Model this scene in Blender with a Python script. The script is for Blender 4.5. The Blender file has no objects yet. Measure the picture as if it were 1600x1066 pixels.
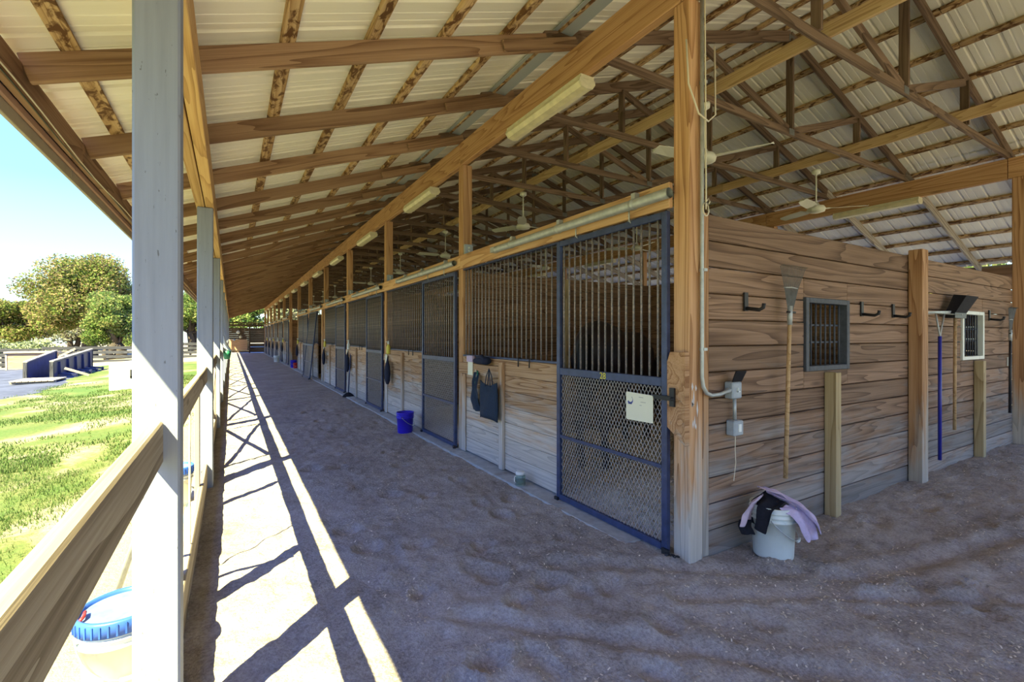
import bpy, bmesh, math, random
import numpy as np
from mathutils import Matrix, Vector, noise as mnoise
random.seed(7); RNG = np.random.default_rng(7)
S = bpy.context.scene
COL = S.collection

# ------------------------------------------------------------------ camera
cam = bpy.data.cameras.new('camera'); cam.lens = 733.44/1600*36; cam.sensor_width = 36
cam.shift_y = -7.6/1600; cam.clip_end = 600; cam.clip_start = 0.05
camo = bpy.data.objects.new('camera', cam); COL.objects.link(camo)
camo.location = (0, 0, 1.551); camo.rotation_euler = (math.pi/2, 0, -0.539192)
S.camera = camo
# ------------------------------------------------------------------ sky
W = bpy.data.worlds.new('sky'); S.world = W; W.use_nodes = True
nt = W.node_tree; nt.nodes.clear()
wo = nt.nodes.new('ShaderNodeOutputWorld'); bg = nt.nodes.new('ShaderNodeBackground')
tc = nt.nodes.new('ShaderNodeTexCoord'); sx = nt.nodes.new('ShaderNodeSeparateXYZ'); rp = nt.nodes.new('ShaderNodeValToRGB')
nt.links.new(tc.outputs['Generated'], sx.inputs[0]); nt.links.new(sx.outputs['Z'], rp.inputs[0])
e = rp.color_ramp.elements
e[0].position = 0.0; e[0].color = (0.34, 0.41, 0.33, 1)
e[1].position = 0.75; e[1].color = (0.07, 0.17, 0.62, 1)
for p, c in ((0.10, (0.23, 0.35, 0.41, 1)), (0.24, (0.12, 0.25, 0.56, 1)), (0.42, (0.09, 0.22, 0.66, 1))):
    k = e.new(p); k.color = c
bg.inputs['Strength'].default_value = 1.12
nt.links.new(rp.outputs[0], bg.inputs[0]); nt.links.new(bg.outputs[0], wo.inputs[0])
# ------------------------------------------------------------------ sun
sun = bpy.data.lights.new('sun', 'SUN'); sun.energy = 6.8; sun.angle = 0.006; sun.color = (1.0, 0.93, 0.48)
suno = bpy.data.objects.new('sun', sun); COL.objects.link(suno)
suno.rotation_euler = Vector((1, 0.97, -1.62)).to_track_quat('-Z', 'Y').to_euler()
# ------------------------------------------------------------------ view
S.view_settings.view_transform = 'Standard'; S.view_settings.look = 'None'
S.view_settings.gamma = 1; S.view_settings.use_curve_mapping = False
S.view_settings.exposure = 2.12
S.cycles.max_bounces = 7; S.cycles.diffuse_bounces = 5; S.cycles.glossy_bounces = 3
S.cycles.transmission_bounces = 4; S.cycles.transparent_max_bounces = 6
S.cycles.caustics_reflective = False; S.cycles.caustics_refractive = False
S.cycles.sample_clamp_indirect = 6.0

# ------------------------------------------------------------------ materials
MAT = {}
def nmat(name):
    m = bpy.data.materials.new(name); m.use_nodes = True; MAT[name] = m
    n = m.node_tree.nodes; l = m.node_tree.links
    return m, n, l, n['Principled BSDF']
def ramp(n, stops):
    r = n.new('ShaderNodeValToRGB'); e = r.color_ramp.elements
    e[0].position, e[0].color = stops[0][0], (*stops[0][1], 1)
    e[1].position, e[1].color = stops[-1][0], (*stops[-1][1], 1)
    for p, c in stops[1:-1]:
        k = e.new(p); k.color = (*c, 1)
    return r
def mth(n, l, op, a, b=None, c=None):
    k = n.new('ShaderNodeMath'); k.operation = op
    for i, v in enumerate((a, b, c)):
        if v is None: continue
        if isinstance(v, (int, float)): k.inputs[i].default_value = v
        else: l.new(v, k.inputs[i])
    return k.outputs[0]
def mixc(n, l, f, a, b, mode='MIX'):
    k = n.new('ShaderNodeMix'); k.data_type = 'RGBA'; k.blend_type = mode
    for i, v in ((0, f), (6, a), (7, b)):
        if isinstance(v, (int, float)): k.inputs[i].default_value = v
        elif isinstance(v, tuple): k.inputs[i].default_value = (*v, 1)
        else: l.new(v, k.inputs[i])
    return k.outputs[2]
def noi(n, l, vec, scale, detail=3, rough=.5, dist=0):
    k = n.new('ShaderNodeTexNoise'); k.inputs['Scale'].default_value = scale; k.inputs['Detail'].default_value = detail
    k.inputs['Roughness'].default_value = rough; k.inputs['Distortion'].default_value = dist
    if vec is not None: l.new(vec, k.inputs['Vector'])
    return k.outputs['Fac']
def maps(n, l, vec, sc):
    k = n.new('ShaderNodeMapping'); k.inputs['Scale'].default_value = sc; l.new(vec, k.inputs['Vector']); return k.outputs[0]
def bump(n, l, bs, h, strength=.3, dist=.01):
    k = n.new('ShaderNodeBump'); k.inputs['Strength'].default_value = strength; k.inputs['Distance'].default_value = dist
    l.new(h, k.inputs['Height']); l.new(k.outputs[0], bs.inputs['Normal'])
def wood(name, dark, mid, light, rings=9, vary=.35, wear=None, wear_amt=.5, rough=.75, axis=0, mottle=None, low=None):
    m, n, l, b = nmat(name)
    t = n.new('ShaderNodeTexCoord'); oi = n.new('ShaderNodeObjectInfo')
    cmb = n.new('ShaderNodeCombineXYZ')
    for i, k in enumerate((37., 91., 53.)): l.new(mth(n, l, 'MULTIPLY', oi.outputs['Random'], k), cmb.inputs[i])
    ad = n.new('ShaderNodeVectorMath'); ad.operation = 'ADD'; l.new(t.outputs['Object'], ad.inputs[0]); l.new(cmb.outputs[0], ad.inputs[1])
    def sc(a, c):
        v = [c, c, c]; v[axis] = a; return tuple(v)
    big = noi(n, l, maps(n, l, ad.outputs[0], sc(.27, 4.2)), 1, 2, .45, .3)
    rg = mth(n, l, 'SUBTRACT', 1.0, mth(n, l, 'POWER', mth(n, l, 'FRACT', mth(n, l, 'MULTIPLY', big, rings*1.7)), 2.6))
    st = noi(n, l, maps(n, l, ad.outputs[0], sc(1.6, 105)), 1, 4, .65)
    v = mth(n, l, 'ADD', mth(n, l, 'MULTIPLY', rg, .34), mth(n, l, 'MULTIPLY', st, .62))
    c = ramp(n, [(.3, dark), (.52, mid), (.74, light)]); l.new(v, c.inputs[0]); col = c.outputs[0]
    # knots
    vo = n.new('ShaderNodeTexVoronoi'); vo.inputs['Scale'].default_value = 1
    l.new(maps(n, l, ad.outputs[0], sc(1.1, 5.5)), vo.inputs['Vector'])
    kn = ramp(n, [(.05, (1, 1, 1)), (.13, (0, 0, 0))]); l.new(vo.outputs['Distance'], kn.inputs[0])
    col = mixc(n, l, mth(n, l, 'MULTIPLY', kn.outputs[0], .55), col, tuple(x*.45 for x in dark))
    if mottle:
        mo = noi(n, l, maps(n, l, ad.outputs[0], sc(7, 14)), 1, 4, .65, .8)
        r2 = ramp(n, [(.47, (0, 0, 0)), (.58, (1, 1, 1))]); l.new(mo, r2.inputs[0]); col = mixc(n, l, r2.outputs[0], col, mottle)
    if wear:
        wn = noi(n, l, maps(n, l, ad.outputs[0], sc(1.3, 9)), 1, 4, .6, .4)
        f = mth(n, l, 'ADD', wn, wear_amt-.5)
        if low:     # splashed and sun bleached near the ground
            g = n.new('ShaderNodeNewGeometry'); s = n.new('ShaderNodeSeparateXYZ'); l.new(g.outputs['Position'], s.inputs[0])
            lo = n.new('ShaderNodeMapRange'); lo.inputs[1].default_value = low[0]; lo.inputs[2].default_value = low[1]
            lo.inputs[3].default_value = .28; lo.inputs[4].default_value = -.3; l.new(s.outputs['Z'], lo.inputs[0])
            f = mth(n, l, 'ADD', f, lo.outputs[0])
        r3 = ramp(n, [(.42, (0, 0, 0)), (.66, (1, 1, 1))]); l.new(f, r3.inputs[0])
        stc = mixc(n, l, st, tuple(x*.62 for x in wear), tuple(min(1, x*1.25) for x in wear))
        stc = mixc(n, l, mth(n, l, 'MULTIPLY', mth(n, l, 'SUBTRACT', 1.0, rg), .45), stc, tuple(x*.4 for x in wear))
        col = mixc(n, l, mth(n, l, 'MULTIPLY', r3.outputs[0], .9), col, stc)
    br = mth(n, l, 'ADD', mth(n, l, 'MULTIPLY', oi.outputs['Random'], vary), 1-vary/2)
    hs = n.new('ShaderNodeHueSaturation'); l.new(col, hs.inputs['Color']); l.new(br, hs.inputs['Value'])
    l.new(hs.outputs[0], b.inputs['Base Color']); b.inputs['Roughness'].default_value = rough
    b.inputs['Specular IOR Level'].default_value = .25
    bump(n, l, b, v, .35, .004)
    return m
def plain(name, col, rough=.5, metal=0, var=0, scale=20, spec=.4, dirt=None, dscale=6, damt=.5, bmp=0):
    m, n, l, b = nmat(name); b.inputs['Roughness'].default_value = rough; b.inputs['Metallic'].default_value = metal
    b.inputs['Specular IOR Level'].default_value = spec
    if var or dirt or bmp:
        t = n.new('ShaderNodeTexCoord'); f = noi(n, l, t.outputs['Object'], scale, 4, .6)
        lo = tuple(max(0, c*(1-var)) for c in col); hi = tuple(min(1, c*(1+var)) for c in col)
        r = ramp(n, [(.3, lo), (.7, hi)]); l.new(f, r.inputs[0]); c = r.outputs[0]
        if dirt:
            f2 = noi(n, l, t.outputs['Object'], dscale, 5, .65); r2 = ramp(n, [(damt, (0, 0, 0)), (min(1, damt+.16), (1, 1, 1))]); l.new(f2, r2.inputs[0])
            c = mixc(n, l, r2.outputs[0], c, dirt)
        l.new(c, b.inputs['Base Color'])
        if bmp: bump(n, l, b, f, bmp, .01)
    else: b.inputs['Base Color'].default_value = (*col, 1)
    return m

wood('beam_wood', (.32, .155, .07), (.48, .26, .125), (.60, .36, .19), 8, vary=.2)
wood('header_wood', (.42, .22, .10), (.60, .35, .18), (.72, .47, .27), 8, vary=.2)
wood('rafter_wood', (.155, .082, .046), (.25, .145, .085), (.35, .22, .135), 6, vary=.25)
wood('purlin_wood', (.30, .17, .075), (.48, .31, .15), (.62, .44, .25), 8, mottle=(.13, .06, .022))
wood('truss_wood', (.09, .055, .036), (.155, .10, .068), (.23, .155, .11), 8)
wood('yellow_wood', (.36, .225, .11), (.50, .335, .175), (.60, .43, .25), 8)
wood('porch_beam_wood', (.38, .21, .085), (.53, .31, .13), (.62, .40, .19), 8)
wood('wall_wood', (.12, .07, .045), (.215, .13, .082), (.32, .205, .138), 8, vary=.45, wear=(.30, .27, .25), wear_amt=.40, low=(.1, 1.9))
wood('stall_wood', (.22, .11, .05), (.40, .24, .13), (.54, .36, .22), 12, wear=(.55, .51, .47), wear_amt=.58, low=(0, 1.3))
wood('stall_dark_wood', (.10, .05, .025), (.20, .11, .055), (.30, .18, .10), 11)
wood('post_wood', (.27, .13, .06), (.43, .235, .115), (.56, .34, .19), 8, wear=(.50, .46, .40), wear_amt=.46, low=(.1, 1.5))
wood('pale_stud_wood', (.34, .24, .12), (.48, .36, .19), (.58, .46, .27), 8)
wood('grey_wood', (.18, .14, .11), (.32, .27, .22), (.46, .41, .35), 10)
wood('rail_wood', (.17, .13, .095), (.30, .245, .19), (.42, .36, .29), 3, vary=.2)
wood('dark_fence_wood', (.02, .02, .024), (.04, .04, .048), (.08, .08, .09), 8)
wood('ash_handle', (.42, .25, .11), (.56, .36, .18), (.64, .44, .25), 6)
wood('end_wall_wood', (.05, .03, .02), (.10, .065, .045), (.16, .11, .08), 8)
wood('plywood', (.36, .20, .10), (.50, .30, .17), (.60, .40, .25), 8)
def painted(name, col, crack):
    m, n, l, b = nmat(name); t = n.new('ShaderNodeTexCoord')
    f = noi(n, l, maps(n, l, t.outputs['Object'], (1.5, 30, 30)), 1, 4, .6)
    r = ramp(n, [(.3, tuple(c*.86 for c in col)), (.6, col)]); l.new(f, r.inputs[0])
    vo = noi(n, l, maps(n, l, t.outputs['Object'], (16, 60, 60)), 1, 3, .7)
    r2 = ramp(n, [(.67, (0, 0, 0)), (.71, (1, 1, 1))]); l.new(vo, r2.inputs[0])
    c = mixc(n, l, mth(n, l, 'MULTIPLY', r2.outputs[0], .75), r.outputs[0], crack)
    l.new(c, b.inputs['Base Color']); b.inputs['Roughness'].default_value = .6; b.inputs['Specular IOR Level'].default_value = .25
    bump(n, l, b, f, .3, .004)
painted('white_paint', (.275, .30, .385), (.09, .085, .09))
def sheet():
    m, n, l, b = nmat('roof_sheet'); t = n.new('ShaderNodeTexCoord')
    f = noi(n, l, maps(n, l, t.outputs['Object'], (.6, 9, 1)), 1, 4, .6)
    r = ramp(n, [(.3, (.78, .74, .65)), (.7, (.86, .83, .75))]); l.new(f, r.inputs[0]); l.new(r.outputs[0], b.inputs['Base Color'])
    b.inputs['Roughness'].default_value = .38; b.inputs['Specular IOR Level'].default_value = .5
sheet()
def dirt_mat(name, dark, mid, light, flecks=True, bsc=1.0):
    m, n, l, b = nmat(name); g = n.new('ShaderNodeNewGeometry'); P = g.outputs['Position']
    f1 = noi(n, l, P, 1.3, 5, .6, .3); f2 = noi(n, l, P, 55, 4, .7); f3 = noi(n, l, P, 9, 4, .6)
    r = ramp(n, [(.36, dark), (.5, mid), (.64, light)])
    l.new(mth(n, l, 'ADD', mth(n, l, 'MULTIPLY', f1, .3), mth(n, l, 'ADD', mth(n, l, 'MULTIPLY', f2, .45), mth(n, l, 'MULTIPLY', f3, .25))), r.inputs[0])
    c = r.outputs[0]
    if flecks:
        f4 = noi(n, l, maps(n, l, P, (90, 140, 90)), 1, 2, .5)
        r4 = ramp(n, [(.64, (0, 0, 0)), (.70, (1, 1, 1))]); l.new(f4, r4.inputs[0])
        c = mixc(n, l, mth(n, l, 'MULTIPLY', r4.outputs[0], .6), c, (.55, .47, .36))
    l.new(c, b.inputs['Base Color']); b.inputs['Roughness'].default_value = .95; b.inputs['Specular IOR Level'].default_value = .1
    bump(n, l, b, mth(n, l, 'ADD', mth(n, l, 'MULTIPLY', f2, .5), f3), .8*bsc, .03)
dirt_mat('aisle_dirt', (.19, .165, .145), (.37, .33, .30), (.53, .485, .44))
dirt_mat('bedding', (.56, .49, .41), (.70, .63, .55), (.82, .76, .68))
def lawn_mat():
    m, n, l, b = nmat('lawn_soil'); g = n.new('ShaderNodeNewGeometry'); P = g.outputs['Position']
    f1 = noi(n, l, P, .35, 5, .62, .5); f2 = noi(n, l, P, 14, 4, .7)
    s = n.new('ShaderNodeSeparateXYZ'); l.new(P, s.inputs[0])
    mr = n.new('ShaderNodeMapRange'); mr.inputs[1].default_value = -1.4; mr.inputs[2].default_value = -.4
    mr.inputs[3].default_value = 0; mr.inputs[4].default_value = .5; l.new(s.outputs['X'], mr.inputs[0])
    fy = n.new('ShaderNodeMapRange'); fy.inputs[1].default_value = 38; fy.inputs[2].default_value = 46; fy.inputs[4].default_value = .6; l.new(s.outputs['Y'], fy.inputs[0])
    f = mth(n, l, 'ADD', mth(n, l, 'ADD', f1, mth(n, l, 'MULTIPLY', f2, .22)), mth(n, l, 'ADD', mr.outputs[0], fy.outputs[0]))
    r = ramp(n, [(.50, (.07, .115, .03)), (.63, (.12, .135, .045)), (.74, (.29, .25, .18))]); l.new(f, r.inputs[0])
    l.new(r.outputs[0], b.inputs['Base Color']); b.inputs['Roughness'].default_value = .95; b.inputs['Specular IOR Level'].default_value = .1
    bump(n, l, b, f2, .7, .04)
lawn_mat()
def island_mat(name, stops, rough=.7, trans=0):
    m, n, l, b = nmat(name); g = n.new('ShaderNodeNewGeometry')
    f = noi(n, l, g.outputs['Position'], .35, 3, .6)
    v = mth(n, l, 'ADD', mth(n, l, 'MULTIPLY', g.outputs['Random Per Island'], .5), mth(n, l, 'MULTIPLY', f, .5))
    r = ramp(n, stops); l.new(v, r.inputs[0]); l.new(r.outputs[0], b.inputs['Base Color']); b.inputs['Roughness'].default_value = rough
    b.inputs['Specular IOR Level'].default_value = .15
    if trans:
        tr = n.new('ShaderNodeBsdfTranslucent'); l.new(r.outputs[0], tr.inputs[0]); mx = n.new('ShaderNodeMixShader'); mx.inputs[0].default_value = trans
        l.new(b.outputs[0], mx.inputs[1]); l.new(tr.outputs[0], mx.inputs[2]); l.new(mx.outputs[0], n['Material Output'].inputs[0])
island_mat('oak_leaves', [(.25, (.085, .13, .025)), (.45, (.16, .20, .045)), (.60, (.24, .19, .08)), (.78, (.33, .24, .13))], .6, .35)
island_mat('green_leaves', [(.25, (.06, .11, .022)), (.5, (.13, .20, .05)), (.75, (.28, .27, .10))], .6, .35)
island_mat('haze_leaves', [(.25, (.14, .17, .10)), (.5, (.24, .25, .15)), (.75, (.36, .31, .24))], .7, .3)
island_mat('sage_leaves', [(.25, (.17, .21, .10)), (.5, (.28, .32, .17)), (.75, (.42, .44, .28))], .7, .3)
island_mat('grass_blades', [(.25, (.055, .105, .022)), (.5, (.085, .145, .034)), (.78, (.15, .175, .065))], .6, .3)
island_mat('straw', [(.25, (.44, .36, .26)), (.5, (.64, .55, .42)), (.75, (.82, .76, .64))], .8)
plain('bark', (.055, .042, .034), .9, var=.4, scale=6, bmp=.6)
plain('concrete', (.40, .41, .41), .85, var=.18, scale=12, dirt=(.26, .23, .21), dscale=4, damt=.55)
plain('white_block', (.66, .63, .56), .8, var=.1, scale=5)
plain('navy_steel', (.034, .05, .125), .42, var=.3, scale=14, spec=.5, dirt=(.16, .15, .17), dscale=26, damt=.64)
plain('bar_steel', (.19, .175, .19), .5, var=.3, scale=30, dirt=(.42, .34, .30), dscale=75, damt=.5)
plain('mesh_steel', (.33, .30, .29), .55, var=.3, scale=25)
plain('galvanised', (.44, .46, .46), .42, metal=.35, var=.15, scale=18)
plain('grey_box', (.34, .38, .43), .45, var=.1, scale=20)
plain('black_plastic', (.012, .012, .016), .45)
plain('black_metal', (.02, .02, .024), .5)
plain('white_plastic', (.70, .72, .66), .45, var=.05, scale=9, dirt=(.5, .5, .46), dscale=7, damt=.62)
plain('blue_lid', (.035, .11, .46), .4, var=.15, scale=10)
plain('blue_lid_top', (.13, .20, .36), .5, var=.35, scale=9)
plain('blue_bucket', (.035, .02, .52), .4)
plain('red_plastic', (.6, .03, .03), .45)
plain('fan_white', (.70, .69, .60), .45)
plain('fixture_cream', (.66, .60, .42), .5, var=.12, scale=16)
plain('fixture_lens', (.74, .66, .44), .4, var=.12, scale=10)
plain('paper', (.80, .78, .62), .8); plain('paper_white', (.78, .80, .78), .8)
plain('ink_blue', (.06, .08, .30), .7); plain('ink_grey', (.48, .47, .42), .8); plain('yellow_paint', (.70, .62, .06), .5)
plain('teal_fabric', (.012, .026, .055), .85, var=.2, scale=40, bmp=.2); plain('navy_fabric', (.012, .016, .04), .9, var=.25, scale=60, bmp=.3)
plain('black_fabric', (.008, .008, .014), .9, var=.3, scale=50, bmp=.3); plain('lilac_fabric', (.52, .42, .58), .9, var=.12, scale=30, bmp=.3)
plain('pink_fabric', (.56, .43, .50), .9, var=.1, scale=30, bmp=.2)
plain('yellow_label', (.72, .62, .10), .5); plain('rope_white', (.66, .60, .48), .9); plain('green_plastic', (.03, .20, .13), .5)
plain('blue_handle', (.025, .03, .32), .4); plain('shaded_ground', (.060, .066, .10), .9, var=.4, scale=1.5)
plain('horse_coat', (.018, .010, .012), .45, var=.4, scale=5, spec=.35); plain('horse_hair', (.006, .005, .005), .6)
plain('fascia_metal', (.33, .28, .21), .5, var=.1, scale=4); plain('fascia_brown', (.34, .20, .14), .6)
plain('ridge_metal', (.40, .45, .50), .4, metal=.3)
plain('window_steel', (.06, .066, .085), .6, var=.25, scale=20); plain('panel_navy', (.025, .03, .10), .5, var=.3, scale=3)
plain('plate_grey', (.13, .13, .13), .6, var=.2, scale=20); plain('scuff_white', (.62, .60, .60), .8)
def jar():
    m, n, l, b = nmat('jar_glass'); b.inputs['Base Color'].default_value = (.75, .95, .85, 1); b.inputs['Roughness'].default_value = .08
    b.inputs['Transmission Weight'].default_value = .8; b.inputs['IOR'].default_value = 1.3
jar()
# ------------------------------------------------------------------ helpers
WORLD = {}; MESH = {}
ORD = ['first', 'second', 'third', 'fourth', 'fifth', 'sixth', 'seventh', 'eighth', 'ninth', 'tenth', 'eleventh', 'twelfth', 'thirteenth', 'fourteenth', 'fifteenth', 'sixteenth',
       'seventeenth', 'eighteenth', 'nineteenth', 'twentieth', 'twenty-first', 'twenty-second', 'twenty-third', 'twenty-fourth', 'twenty-fifth', 'twenty-sixth', 'twenty-seventh', 'twenty-eighth',
       'twenty-ninth', 'thirtieth', 'thirty-first', 'thirty-second', 'thirty-third', 'thirty-fourth', 'thirty-fifth', 'thirty-sixth', 'thirty-seventh', 'thirty-eighth', 'thirty-ninth',
       'fortieth', 'forty-first', 'forty-second', 'forty-third', 'forty-fourth', 'forty-fifth']
V = Vector
def link(name, data, M=None, parent=None):
    o = bpy.data.objects.new(name, data); COL.objects.link(o)
    M = Matrix.Identity(4) if M is None else M
    WORLD[o] = M
    if parent is not None:
        o.parent = parent; o.matrix_basis = WORLD[parent].inverted() @ M
    else: o.matrix_basis = M
    return o
def tag(o, label=None, cat=None, group=None, kind=None):
    if label: o['label'] = label
    if cat: o['category'] = cat
    if group: o['group'] = group
    if kind: o['kind'] = kind
    return o
def thing(name, label, cat, loc=(0, 0, 0), group=None, rz=0, M=None):
    o = link(name, None, M if M is not None else Matrix.Translation(loc) @ Matrix.Rotation(rz, 4, 'Z')); o.empty_display_size = .1
    return tag(o, label, cat, group)
def struct(name, loc=(0, 0, 0)):
    o = link(name, None, Matrix.Translation(loc)); o.empty_display_size = .1; o['kind'] = 'structure'; return o
def boxmesh(L, w, h, cham, mat):
    key = ('box', round(L, 4), round(w, 4), round(h, 4), cham, mat)
    if key in MESH: return MESH[key]
    bm = bmesh.new(); bmesh.ops.create_cube(bm, size=1)
    for v in bm.verts: v.co = V((v.co.x*L, v.co.y*w, v.co.z*h))
    if cham: bmesh.ops.bevel(bm, geom=bm.edges[:], offset=min(cham, w*.3, h*.3, L*.3), segments=1, affect='EDGES')
    me = bpy.data.meshes.new('stick'); bm.to_mesh(me); bm.free(); me.materials.append(MAT[mat]); MESH[key] = me
    return me
def frame(a, b, up):
    a, b, up = V(a), V(b), V(up); x = (b-a).normalized()
    if abs(x.dot(up)) > .99: up = V((0, 1, 0)) if abs(x.y) < .9 else V((1, 0, 0))
    y = up.cross(x).normalized(); z = x.cross(y)
    M = Matrix(((x.x, y.x, z.x, 0), (x.y, y.y, z.y, 0), (x.z, y.z, z.z, 0), (0, 0, 0, 1)))
    return Matrix.Translation((a+b)/2) @ M, (b-a).length
def stick(name, a, b, w, h, mat, parent=None, up=(0, 0, 1), cham=.004, local=False):
    """a board from a to b, w wide across and h tall along UP; LOCAL: points are in the parent's frame"""
    M, L = frame(a, b, up)
    if local: M = WORLD[parent] @ M
    return link(name, boxmesh(L, w, h, cham, mat), M, parent)
def box(name, lo, hi, mat, parent=None, axis=0, cham=.004, local=False):
    """axis aligned box; axis is the grain's direction"""
    lo, hi = V(lo), V(hi); c = (lo+hi)/2; d = hi-lo
    a, b = V(c), V(c); a[axis] = lo[axis]; b[axis] = hi[axis]
    if axis == 0: return stick(name, a, b, d.y, d.z, mat, parent, (0, 0, 1), cham, local)
    if axis == 1: return stick(name, a, b, d.x, d.z, mat, parent, (0, 0, 1), cham, local)
    return stick(name, a, b, d.x, d.y, mat, parent, (0, 1, 0), cham, local)
class MB:
    def __init__(s): s.v = []; s.f = []; s.smooth = []
    def add(s, vs, fs, sm=False):
        o = len(s.v); s.v += [tuple(p) for p in vs]; s.f += [tuple(i+o for i in f) for f in fs]; s.smooth += [sm]*len(fs); return s
    def box(s, lo, hi):
        x0, y0, z0 = lo; x1, y1, z1 = hi
        return s.add([(x0, y0, z0), (x1, y0, z0), (x1, y1, z0), (x0, y1, z0), (x0, y0, z1), (x1, y0, z1), (x1, y1, z1), (x0, y1, z1)],
                     [(0, 3, 2, 1), (4, 5, 6, 7), (0, 1, 5, 4), (1, 2, 6, 5), (2, 3, 7, 6), (3, 0, 4, 7)])
    def bar(s, a, b, w, h, up=(0, 0, 1)):
        M, L = frame(a, b, up)
        c = [M @ V((x*L/2, y*w/2, z*h/2)) for x in (-1, 1) for y in (-1, 1) for z in (-1, 1)]
        return s.add(c, [(0, 1, 3, 2), (4, 6, 7, 5), (0, 4, 5, 1), (2, 3, 7, 6), (0, 2, 6, 4), (1, 5, 7, 3)])
    def tube(s, pts, r, n=8, caps=True, ry=None):
        pts = [V(p) for p in pts]; N = len(pts); rs = r if isinstance(r, (list, tuple)) else [r]*N
        ring = []; prev = None
        for i, p in enumerate(pts):
            d = (pts[min(i+1, N-1)]-pts[max(i-1, 0)]).normalized()
            if prev is None: u = V((0, 0, 1)) if abs(d.z) < .9 else V((1, 0, 0))
            else: u = prev
            u = (u-d*u.dot(d)).normalized(); prev = u; w = d.cross(u)
            q = ry[i] if ry else rs[i]
            ring.append([p+u*(q*math.cos(2*math.pi*k/n))+w*(rs[i]*math.sin(2*math.pi*k/n)) for k in range(n)])
        vs = [p for g in ring for p in g]
        fs = [(i*n+k, i*n+(k+1) % n, (i+1)*n+(k+1) % n, (i+1)*n+k) for i in range(N-1) for k in range(n)]
        if caps: fs += [tuple(range(n-1, -1, -1)), tuple((N-1)*n+k for k in range(n))]
        return s.add(vs, fs, n > 5)
    def lathe(s, prof, n=28, c=(0, 0, 0), sx=1, sy=1):
        vs = [(c[0]+r*sx*math.cos(2*math.pi*k/n), c[1]+r*sy*math.sin(2*math.pi*k/n), c[2]+z) for r, z in prof for k in range(n)]
        fs = [(i*n+k, i*n+(k+1) % n, (i+1)*n+(k+1) % n, (i+1)*n+k) for i in range(len(prof)-1) for k in range(n)]
        return s.add(vs, fs, True)
    def prism(s, poly, d0, d1, plane='xz'):
        f = {'xz': lambda p, d: (p[0], d, p[1]), 'xy': lambda p, d: (p[0], p[1], d), 'yz': lambda p, d: (d, p[0], p[1])}[plane]
        n = len(poly); vs = [f(p, d0) for p in poly]+[f(p, d1) for p in poly]
        return s.add(vs, [tuple(range(n)), tuple(range(2*n-1, n-1, -1))]+[(k, (k+1) % n, n+(k+1) % n, n+k) for k in range(n)])
    def mesh(s, name, mat, fixn=True):
        me = bpy.data.meshes.new(name); me.from_pydata(s.v, [], s.f); me.materials.append(MAT[mat])
        me.polygons.foreach_set('use_smooth', s.smooth)
        if fixn:
            bm = bmesh.new(); bm.from_mesh(me); bmesh.ops.recalc_face_normals(bm, faces=bm.faces[:]); bm.to_mesh(me); bm.free()
        me.update(); return me
    def build(s, name, mat, parent=None, M=None):
        """vertices are in the parent's frame"""
        return link(name, s.mesh(name, mat), M if M is not None else (WORLD[parent] if parent is not None else None), parent)
def tree_copy(o, M, parent=None):
    """copy of a thing with its parts and sub-parts, its frame moved to M"""
    c = o.copy(); COL.objects.link(c); WORLD[c] = M
    if parent is None: c.matrix_basis = M
    for ch in list(o.children):
        L = WORLD[o].inverted() @ WORLD[ch]; k = ch.copy(); COL.objects.link(k); k.parent = c; WORLD[k] = M @ L; k.matrix_basis = ch.matrix_basis.copy()
        for g in list(ch.children):
            q = g.copy(); COL.objects.link(q); q.parent = k; q.matrix_basis = g.matrix_basis.copy(); WORLD[q] = WORLD[k] @ (WORLD[ch].inverted() @ WORLD[g])
    return c
def T(x, y, z): return Matrix.Translation((x, y, z))
def npmesh(name, verts, faces, mat, smooth=False):
    me = bpy.data.meshes.new(name); n = len(verts); k = faces.shape[1]
    me.vertices.add(n); me.vertices.foreach_set('co', np.asarray(verts, dtype=np.float32).ravel())
    me.loops.add(faces.size); me.loops.foreach_set('vertex_index', faces.astype(np.int32).ravel())
    me.polygons.add(len(faces)); me.polygons.foreach_set('loop_start', np.arange(0, faces.size, k, dtype=np.int32))
    me.polygons.foreach_set('use_smooth', np.full(len(faces), smooth)); me.update(calc_edges=True); me.materials.append(MAT[mat]); return me
def vnoise(x, y, seed=0):
    """value noise on arrays"""
    r = np.random.default_rng(seed); tab = r.random((256, 256)); xi = np.floor(x).astype(int); yi = np.floor(y).astype(int)
    fx = x-xi; fy = y-yi; fx = fx*fx*(3-2*fx); fy = fy*fy*(3-2*fy); a = lambda i, j: tab[(xi+i) % 256, (yi+j) % 256]
    return (a(0, 0)*(1-fx)+a(1, 0)*fx)*(1-fy)+(a(0, 1)*(1-fx)+a(1, 1)*fx)*fy
def grid(xs, ys):
    X, Y = np.meshgrid(xs, ys); nx, ny = len(xs), len(ys); i = np.arange(nx*ny).reshape(ny, nx)
    return X, Y, np.stack([i[:-1, :-1], i[:-1, 1:], i[1:, 1:], i[1:, :-1]], -1).reshape(-1, 4)
XS, Y0, PT, NB = 2.69, 2.13, 3.66, 13       # stall front, corner, bay, number of bays
YP = [Y0+PT*i for i in range(NB+1)]
YE = YP[-1]+.2
XC, XR = 6.31, 9.93                          # ridge, far row of posts
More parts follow.
